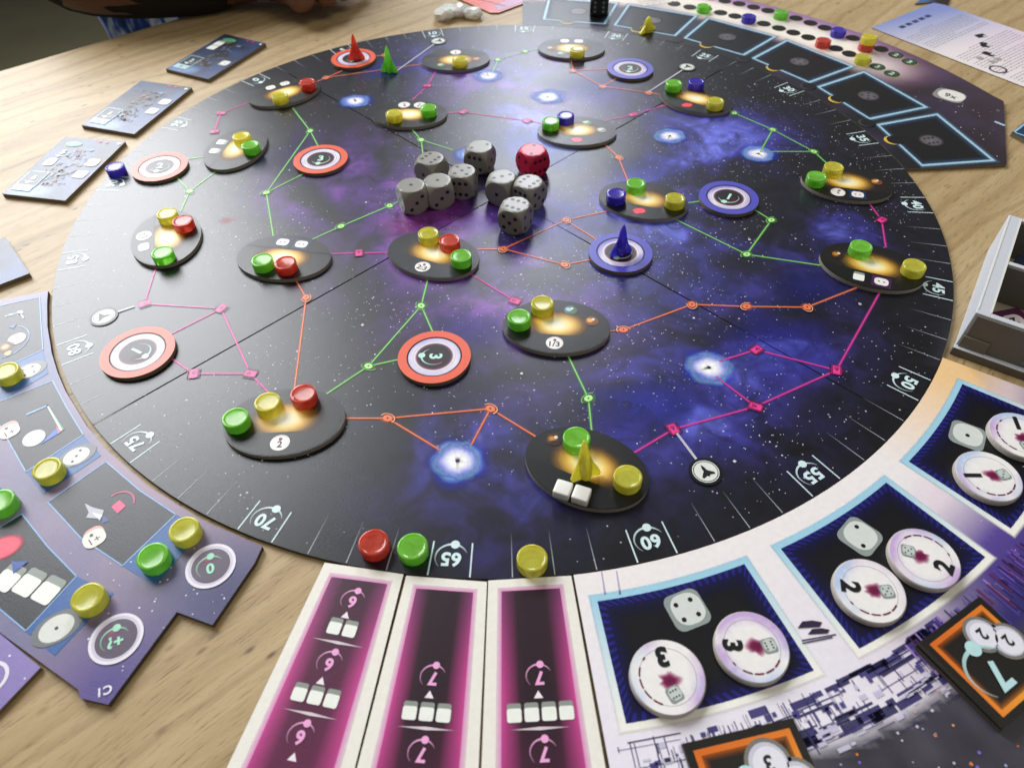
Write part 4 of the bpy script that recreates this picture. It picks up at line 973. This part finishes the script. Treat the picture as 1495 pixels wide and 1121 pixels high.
# ================================================================ dark blue sector tiles (left)
SEC = [([(328, 50), (388, 64), (304, 116), (242, 101)], 0, 'dark blue sector tile with green spot and two white cubes, farthest from the player board'), ([(206, 118), (280, 128), (196, 196), (119, 183)], 1, 'blue grey sector tile between two others, showing two white dice'),
       ([(95, 200), (183, 207), (95, 293), (3, 283)], 2, 'pale glaring sector tile beside the blue disc, showing a framed 6'), ([(8, 346), (43, 399), (-70, 442), (-105, 385)], 3, 'dark sector tile corner lying beside the player board')]
for pts, idx, lab in SEC:
    z = .0026; tl, tr, br, bl_ = [P(x, y, z) for x, y in pts]; W = lambda u, v: tl.lerp(tr, u).lerp(bl_.lerp(br, u), v)
    cen = W(.5, .5); t = empty('sector_tile', (cen.x, cen.y, 0)); tag(t, lab, 'tile', 'dark blue sector tiles on the table')
    inv = lambda x, y: ((Vector((x, y))-tl).dot((tr-tl))/(tr-tl).length_squared, (Vector((x, y))-tl).dot((bl_-tl))/(bl_-tl).length_squared)
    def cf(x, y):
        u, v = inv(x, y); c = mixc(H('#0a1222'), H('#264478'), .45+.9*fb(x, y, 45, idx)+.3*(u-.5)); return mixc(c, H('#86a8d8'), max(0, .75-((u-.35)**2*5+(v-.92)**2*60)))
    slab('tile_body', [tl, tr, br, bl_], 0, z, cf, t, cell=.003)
    if idx == 3: continue
    k = Ink(z); rs = random.Random(idx+40)
    for i in range(90):      # wreck drawn along the middle
        f = rs.random(); c = W(.5+.22*rs.gauss(0, .5), .18+.62*f); k.rrect(c, rs.uniform(.0005, .0018), rs.uniform(.0004, .0012), rs.uniform(0, 3), H(rs.choice(['#2a1c18', '#1c1614', '#4a342c', '#6a4a3c', '#8a6a58', '#5a7aa0']), .85), 2+i % 3)
    k.glow(W(.62, .2), .003, .002, [(0, H('#7ab0e8', .8)), (1, H('#7ab0e8', 0))], 5)
    up = math.atan2((tl-bl_).y, (tl-bl_).x)-math.pi/2
    fr = [W(.06, .62), W(.36, .62), W(.36, .86), W(.06, .86)]
    k.poly(fr, H('#1c242c'), 5)
    for j in range(4): k.line(fr[j], fr[(j+1) % 4], .0007, H('#a9c8d4', .9), 6)
    k.poly([W(.06, .84), W(.36, .84), W(.36, .93), W(.06, .93)], H('#bcd8dc', .9), 7); k.text('2', W(.2, .885), .003, up, H('#2a3a40'), 8)
    orbit_icon(k, W(.22, .73), up+math.pi/2, .0050, '6' if idx else '2', H('#d8e6e8'), 7, digit=.9)
    for (u, v, ic) in {0: [(.85, .62, 'd')], 1: [(.86, .36, 'd'), (.84, .56, 'd')], 2: [(.84, .40, 'd'), (.84, .60, 'd'), (.2, .45, 'c')]}[idx]:
        die_icon(k, W(u, v), .0040, up, {0: 1, 1: 2, 2: 6}[idx], 5, face='#e6e4da', edge='#b0aea4') if ic == 'd' else cube_icon(k, W(u, v), .0038, up, 5)
    if idx == 0:
        k.disc(W(.28, .12), .0062, H('#4f9a6a'), 5, ry=.0032, rot=up); cube_icon(k, W(.2, .24), .0042, up, 7); cube_icon(k, W(.2, .35), .0042, up, 7)
    if idx == 2: k.disc(W(.26, .12), .0058, H('#7aa890', .8), 5, ry=.003, rot=up); orbit_icon(k, W(.24, .28), up+math.pi/2, .0046, '5', H('#d8e0dc'), 6)
    for u in (.62, .74): k.disc(W(u, .04), .0012, H('#c8304a'), 5, n=10)
    k.disc(W(.94, .05), .0012, H('#e8e8e8'), 5, n=10)
    k.build('tile_print', t)

# ================================================================ reference sheet, red card, other card corners
tl, tr, dr_ = P(1273, 41, .0006), P(1366, 3, .0006), (P(1495, 127, .0006)-P(1273, 41, .0006)).normalized()
Wd = (tr-tl); W = lambda u, v: tl+Wd*u+dr_*(.30*v)
t = empty('reference_sheet', tuple(W(.5, .5))+(0,)); tag(t, 'pale rules sheet with lines of small text and blue lilac ends', 'card')
def cf(x, y):
    q = Vector((x, y))-tl; v = q.dot(dr_)/.30; u = q.dot(Wd)/Wd.length_squared
    c = mixc(H('#7f8cc0'), H('#e6ddda'), v*4.5-.2+.3*(1-u)); c = mixc(c, H('#d8b8d8'), max(0, .6-abs(v-.28)*4)*u); return mixc(c, H('#6478c0'), (v-.42)*6)
slab('sheet', [W(0, 0), W(1, 0), W(1, 1), W(0, 1)], 0, .0006, cf, t, cell=.006, top=M_PAPER)
k = Ink(.0006); rs = random.Random(5)
def words(v, u0, u1, h=.0007, col='#8a8698', al=.8):
    u = u0
    while u < u1:
        l = rs.uniform(.015, .05); a, b = W(u, v), W(min(u+l, u1), v); k.line(a, b, h, H(col, al), 2); u += l+.012
for j in range(5): k.line(W(.2+.10*j, .045), W(.2+.10*j+.07, .045), .0040, H('#3d4272', .85), 2)
for j in range(96):
    v = .085+.0092*j
    if .17 < v < .215: continue
    words(v, .06 if j % 5 else .3, .93 if j % 7 else .5, h=.0006)
for j, (u, v) in enumerate(((.62, .20), (.47, .235), (.33, .27))): k.rrect(W(u, v), .0042, .0028, .3+j, H('#17171c'), 4, rad=.4); k.rrect(W(u+.02, v+.008), .0015, .0012, .3, H('#cfcfd4'), 5)
c = W(.12, .33); k.ring(c, .0048, .0062, H('#4a4048'), 4); k.rrect(W(.28, .43), .0042, .0030, .2, H('#d0503c'), 4, rad=.4)
for u, v in ((.2, .27), (.3, .3), (.22, .3)): k.rrect(W(u, v), .0025, .0022, .3, H('#a8a49c'), 4)
k.build('printed_text', t)
def flat_card(name, pts, colfn, label, cat, th=.0012, inks=None):
    w_ = [P(x, y, th) for x, y in pts]; cen = sum(w_, Vector((0, 0)))/len(w_); t = empty(name, (cen.x, cen.y, 0)); tag(t, label, cat)
    slab('card_body', w_, 0, th, colfn, t, cell=.005, core=M_CORE)
    if inks: k = Ink(th); inks(k); k.build('card_print', t)
def red_ink(k):
    A_ = lambda x, y: P(x, y, .0012)
    k.line(A_(690, -4), A_(738, 10), .0012, H('#7a2a3a'), 2); k.poly([A_(722, 9), A_(760, -6), A_(780, -4), A_(728, 16)], H('#b88ab0'), 2)
flat_card('red_card', [(640, -14), (716, 19), (728, 19), (800, -8), (760, -50), (690, -50)], lambda x, y: mixc(H('#d8523e'), H('#b87a90'), (x-P(700, 0).x)/.05), 'red and pink card corner beside the clear crystals', 'card', inks=red_ink)
def blue_ink(k):
    A_ = lambda x, y: P(x, y, .0024)
    k.line(A_(1481, 193), A_(1500, 178), .0012, H('#9cc8e0'), 2); k.line(A_(1482, 194), A_(1500, 200), .0012, H('#9cc8e0'), 2)
flat_card('blue_tile', [(1477, 194), (1505, 170), (1560, 195), (1530, 222)], lambda x, y: H('#1d3a55'), 'dark blue tile corner with pale edge, beside the dark side board', 'tile', th=.0024, inks=blue_ink)
flat_card('dark_card', [(1336, 6), (1350, -6), (1390, -10), (1384, 7), (1362, 3)], lambda x, y: mixc(H('#2a1a18'), H('#4a6a90'), .4+1.5*fb(x, y, 60, 2)), 'small dark card corner behind the rules sheet', 'card')

# clear crystals
m, N, L, b = mat('clear_crystal'); b.inputs['Base Color'].default_value = (.95, .92, .84, 1); b.inputs['Transmission Weight'].default_value = .35; b.inputs['Roughness'].default_value = .3; b.inputs['Subsurface Weight'].default_value = .8; b.inputs['Subsurface Scale'].default_value = .006
for (x, y, s, sq), lab in zip(((648, 22, .0085, 1.0), (668, 16, .0090, .9), (654, 14, .0080, .8), (690, 19, .0080, .95)), ('front clear plastic crystal of the small heap', 'clear plastic crystal touching the red card side of the heap', 'clear plastic crystal at the back of the small heap', 'single clear plastic crystal lying apart, by the red card')):
    bm = bmesh.new(); bmesh.ops.create_icosphere(bm, subdivisions=2, radius=s)
    for v in bm.verts:
        q = v.co.normalized(); v.co *= 1+.35*mnoise.noise(q*2.1+Vector((x, y, 0)))
        v.co.z = max(-s*.45, v.co.z*.6*sq)
    zmin = min(v.co.z for v in bm.verts)
    for v in bm.verts: v.co.z -= zmin
    c = P(x, y, .004); o = link('crystal', bm_mesh(bm, 'crystal'), m); o.location = (c.x, c.y, 0); tag(o, lab, 'crystal', 'clear crystals on the table')

# ================================================================ grey storage tray
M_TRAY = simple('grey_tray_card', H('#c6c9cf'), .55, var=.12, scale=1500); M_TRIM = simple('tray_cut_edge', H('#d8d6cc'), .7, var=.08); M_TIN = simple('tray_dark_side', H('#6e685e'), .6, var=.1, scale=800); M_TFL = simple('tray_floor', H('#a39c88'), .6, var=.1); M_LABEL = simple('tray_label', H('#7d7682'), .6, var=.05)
to = Vector((.2056, -.1304)); ta = math.radians(-34.5)
tr_ = empty('storage_tray', (to.x, to.y, 0), ta); tag(tr_, 'grey open storage tray with dividers and dark front, holding tiles', 'tray')
def tbox(name, x0, x1, y0, y1, z0, z1, m_, parent=None, bev=.0002):
    bm = bmesh.new(); bmesh.ops.create_cube(bm, size=1)
    for v in bm.verts: v.co = Vector(((x0+x1)/2+v.co.x*(x1-x0), (y0+y1)/2+v.co.y*(y1-y0), (z0+z1)/2+v.co.z*(z1-z0)))
    if bev: bmesh.ops.bevel(bm, geom=bm.edges[:], offset=bev, segments=1, affect='EDGES')
    return link_local(name, bm_mesh(bm, name), m_, parent or tr_)
LX, LY, HT = .13, .086, .0225
tbox('floor_panel', .0005, LX, .0005, LY-.0005, .0002, .0022, M_TFL)
lw = tbox('side_wall', 0, .0060, 0, LY, .0, HT, M_TRAY); 
tbox('wall_trim', .0002, .0008, .003, LY-.001, HT, HT+.0002, M_TRIM, lw, 0); tbox('wall_trim', .0054, .0060, .003, LY-.001, HT, HT+.0002, M_TRIM, lw, 0)
fw = tbox('front_wall', .0060, LX, 0, .0030, .0, HT, M_TRAY)
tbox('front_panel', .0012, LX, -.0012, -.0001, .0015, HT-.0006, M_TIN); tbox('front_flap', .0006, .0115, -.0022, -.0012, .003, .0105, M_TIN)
tbox('front_ledge', -.0008, .034, -.0040, -.0012, .0, .0040, M_TIN)
tbox('ledge_trim', -.0008, .034, -.0040, -.0012, .0040, .0043, M_TRAY)
lb = tbox('label_panel', .026, .07, -.0016, -.0012, .006, .014, M_LABEL)
for yy, h_ in ((.0430, HT), (LY-.0030, HT)):
    d_ = tbox('divider', .0060, LX, yy, yy+.0030, .002, h_, M_TRAY); tbox('divider_trim', .0060, LX, yy, yy+.0004, h_, h_+.0002, M_TRIM, d_, 0)
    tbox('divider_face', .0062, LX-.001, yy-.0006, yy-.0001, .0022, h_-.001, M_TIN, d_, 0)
tbox('side_wall', LX, LX+.003, 0, LY, .0, HT, M_TRAY)
tM = Matrix.Translation((to.x, to.y, 0)) @ Matrix.Rotation(ta, 4, 'Z')
def tray_tile(x, y, z, rot, hx, hy, col, tilt, label, dots):
    me_b = bmesh.new(); bmesh.ops.create_cube(me_b, size=1)
    for v in me_b.verts: v.co = Vector((v.co.x*2*hx, v.co.y*2*hy, v.co.z*.0019+.00095))
    e = bpy.data.objects.new('small_tile', None); COL.objects.link(e); e.empty_display_size = .01
    e.matrix_world = tM @ Matrix.Translation((x, y, z)) @ Matrix.Rotation(rot, 4, 'Z') @ Matrix.Rotation(tilt, 4, 'X')
    tag(e, label, 'tile', 'small tiles in the storage tray')
    link_local('tile_body', bm_mesh(me_b, 'tile_body'), simple('tile_'+label[:8], H(col), .45, var=.1), e)
    kk = Ink(.0019); kk.rrect(Vector((0, 0)), hx*.6, hy*.55, 0, H(dots), 1, rad=.7); kk.text('2', Vector((0, 0)), hy*.6, math.pi, H('#1a1a1a'), 2)
    me = kk.build('tile_print', None).data; ob = [o for o in COL.objects if o.data is me][0]; ob.parent = e
for i in range(5): tray_tile(.0235+.0004*(i % 3), .0590-.0003*(i % 2), .0023+.0020*i, .04*(i % 3), .0125, .0125, '#13233f', 0, 'dark blue tile with white rounded mark, '+('topmost' if i == 4 else 'under another one')+' in the rear tray stack', '#e8e4d4')
for i in range(3): tray_tile(.0185, .0235, .0023+.0020*i, .62+.1*i, .0078, .0078, '#4a1038', .0, 'dark purple tile turned askew, '+('topmost' if i == 2 else 'under another one')+' in the front tray stack', '#e6d8dc')
for i in range(3): tray_tile(.040, .0200, .0023+.0020*i, .03*i, .0095, .0115, '#7a1550', 0, 'bright purple tile with pink mark, '+('topmost' if i == 2 else 'under another one')+' in its tray stack', '#e88a9a')

# ================================================================ person at the far table side
def skinned(name, joints, edges, m_, parent, sub=2):
    me = bpy.data.meshes.new(name); me.from_pydata([j[0] for j in joints], edges, []); me.update()
    ob = bpy.data.objects.new(name+'_tmp', me); COL.objects.link(ob)
    md = ob.modifiers.new('s', 'SKIN'); md.use_smooth_shade = True
    for i, j in enumerate(joints):
        r = j[1]; me.skin_vertices[0].data[i].radius = (r, r) if not isinstance(r, tuple) else r
    me.skin_vertices[0].data[0].use_root = True
    sb_ = ob.modifiers.new('u', 'SUBSURF'); sb_.levels = sub; sb_.render_levels = sub
    dg = bpy.context.evaluated_depsgraph_get(); out_ = bpy.data.meshes.new_from_object(ob.evaluated_get(dg))
    bpy.data.objects.remove(ob); out_.name = name
    for p in out_.polygons: p.use_smooth = True
    return link(name, out_, m_, parent)
def V3(px, py, z):
    q = P(px, py, z); return (q.x, q.y, z)
M_SKIN = simple('brown_skin', H('#6e4936'), .5, var=.12, scale=120, bump=.1)
def shirt_mat():
    m, N, L, b = mat('blue_white_patterned_cloth'); geo = N.new('ShaderNodeNewGeometry')
    mp_ = N.new('ShaderNodeMapping'); mp_.inputs['Scale'].default_value = (70, 70, 22); L.new(geo.outputs['Position'], mp_.inputs[0])
    n_ = N.new('ShaderNodeTexNoise'); n_.inputs['Scale'].default_value = 1; n_.inputs['Detail'].default_value = 2; L.new(mp_.outputs[0], n_.inputs['Vector'])
    r_ = N.new('ShaderNodeValToRGB'); e = r_.color_ramp.elements; e[0].position = .48; e[0].color = H('#1f4fa8'); e[1].position = .58; e[1].color = H('#c8d4ea'); k_ = e.new(.36); k_.color = H('#16285e')
    L.new(n_.outputs[0], r_.inputs[0]); L.new(r_.outputs[0], b.inputs['Base Color']); b.inputs['Roughness'].default_value = .85
    return m
pe = empty('person', (-.32, .62, -.74)); tag(pe, 'person in dark sleeve and blue white patterned shirt resting a hand on the table', 'person')
elb, wri, pal = V3(95, -52, .040), V3(385, -52, .030), V3(440, -40, .024)
J = [((-.32, .62, -.30), (.15, .12)), ((-.32, .61, -.12), (.155, .115)), ((-.32, .60, .06), (.165, .11)), ((-.32, .59, .19), (.08, .07)), ((-.32, .58, .25), .055), ((-.32, .565, .33), (.072, .085)), ((-.32, .565, .42), (.07, .082)), ((-.32, .57, .46), .045),
     ((-.49, .56, .13), .058), (tuple(elb), .043), (tuple((Vector(elb)*.45+Vector(wri)*.55)), .040), (tuple(wri), .027), (tuple(pal), (.034, .018)),
     ((-.15, .60, .13), .058), ((-.06, .60, -.10), .042), ((-.19, .46, -.19), .028), ((-.24, .42, -.20), (.035, .018)),
     ((-.41, .60, -.33), .085), ((-.33, .26, -.30), .062), ((-.34, .30, -.68), .042), ((-.33, .20, -.71), .035),
     ((-.23, .63, -.33), .085), ((-.10, .33, -.30), .062), ((-.12, .37, -.68), .042), ((-.11, .27, -.71), .035)]
ED = [(0, 1), (1, 2), (2, 3), (3, 4), (4, 5), (5, 6), (6, 7), (2, 8), (8, 9), (9, 10), (10, 11), (11, 12), (2, 13), (13, 14), (14, 15), (15, 16), (0, 17), (17, 18), (18, 19), (19, 20), (0, 21), (21, 22), (22, 23), (23, 24)]
# fingers of the hand on the table: thumb first, then four fingers curled onto the wood
for kx, ky, tx, ty, r in ((430, -12, 448, 13, .0122), (464, -18, 484, 6, .0105), (484, -28, 510, -4, .0098), (496, -40, 528, -18, .0095), (508, -48, 544, -28, .0085)):
    a = len(J); J.append((V3(kx, ky, .022), r*1.05)); J.append((V3((kx+tx)/2+3, (ky+ty)/2-2, .020), r)); J.append((V3(tx, ty, .0105), r*.92)); ED += [(12, a), (a, a+1), (a+1, a+2)]
skinned('body', J, ED, M_SKIN, pe)
JS = [((-.32, .62, -.33), (.175, .135)), ((-.32, .61, -.12), (.178, .132)), ((-.32, .60, .06), (.183, .125)), ((-.32, .592, .165), (.09, .085)), ((-.49, .56, .13), .07), ((-.475, .47, .09), .064), ((-.15, .60, .13), .07), ((-.105, .60, .02), .062)]
skinned('shirt', JS, [(0, 1), (1, 2), (2, 3), (2, 4), (4, 5), (2, 6), (6, 7)], shirt_mat(), pe)
JT = [((-.32, .62, -.31), (.172, .13)), ((-.41, .60, -.33), .10), ((-.335, .28, -.30), .077), ((-.342, .31, -.62), .062), ((-.23, .63, -.33), .10), ((-.105, .35, -.30), .077), ((-.122, .38, -.62), .062)]
skinned('sleeve', [((-.475, .50, .11), .066), (tuple(elb), .048), (tuple((Vector(elb)*.45+Vector(wri)*.55)), .043), (tuple((Vector(elb)*.08+Vector(wri)*.92)), .036)], [(0, 1), (1, 2), (2, 3)], simple('dark_brown_sleeve', H('#1c1512'), .9, var=.2), pe)
skinned('trousers', JT, [(0, 1), (1, 2), (2, 3), (0, 4), (4, 5), (5, 6)], simple('dark_trousers', H('#20242c'), .9, var=.2), pe)
JH = [((-.32, .595, .36), .085), ((-.32, .585, .44), .082), ((-.32, .58, .47), .05)]
skinned('hair', JH, [(0, 1), (1, 2)], simple('black_hair', H('#15110f'), .6, var=.3, scale=300), pe)
# chair
M_CH = simple('dark_chair_wood', H('#2a2018'), .5, var=.2)
ch = empty('chair', (-.32, .66, -.74)); tag(ch, 'dark wooden chair under the person in the patterned shirt', 'chair')
def cbox(name, c, s):
    bm = bmesh.new(); bmesh.ops.create_cube(bm, size=1)
    for v in bm.verts: v.co = Vector((c[0]+v.co.x*s[0], c[1]+v.co.y*s[1], c[2]+v.co.z*s[2]))
    bmesh.ops.bevel(bm, geom=bm.edges[:], offset=.006, segments=2, affect='EDGES'); link(name, bm_mesh(bm, name), M_CH, ch)
cbox('seat', (-.32, .64, -.455), (.44, .42, .03)); cbox('backrest', (-.32, .84, -.10), (.42, .025, .40))
for sx in (-.19, .19):
    for sy in (-.18, .19): cbox('leg', (-.32+sx, .64+sy, -.605), (.035, .035, .27))
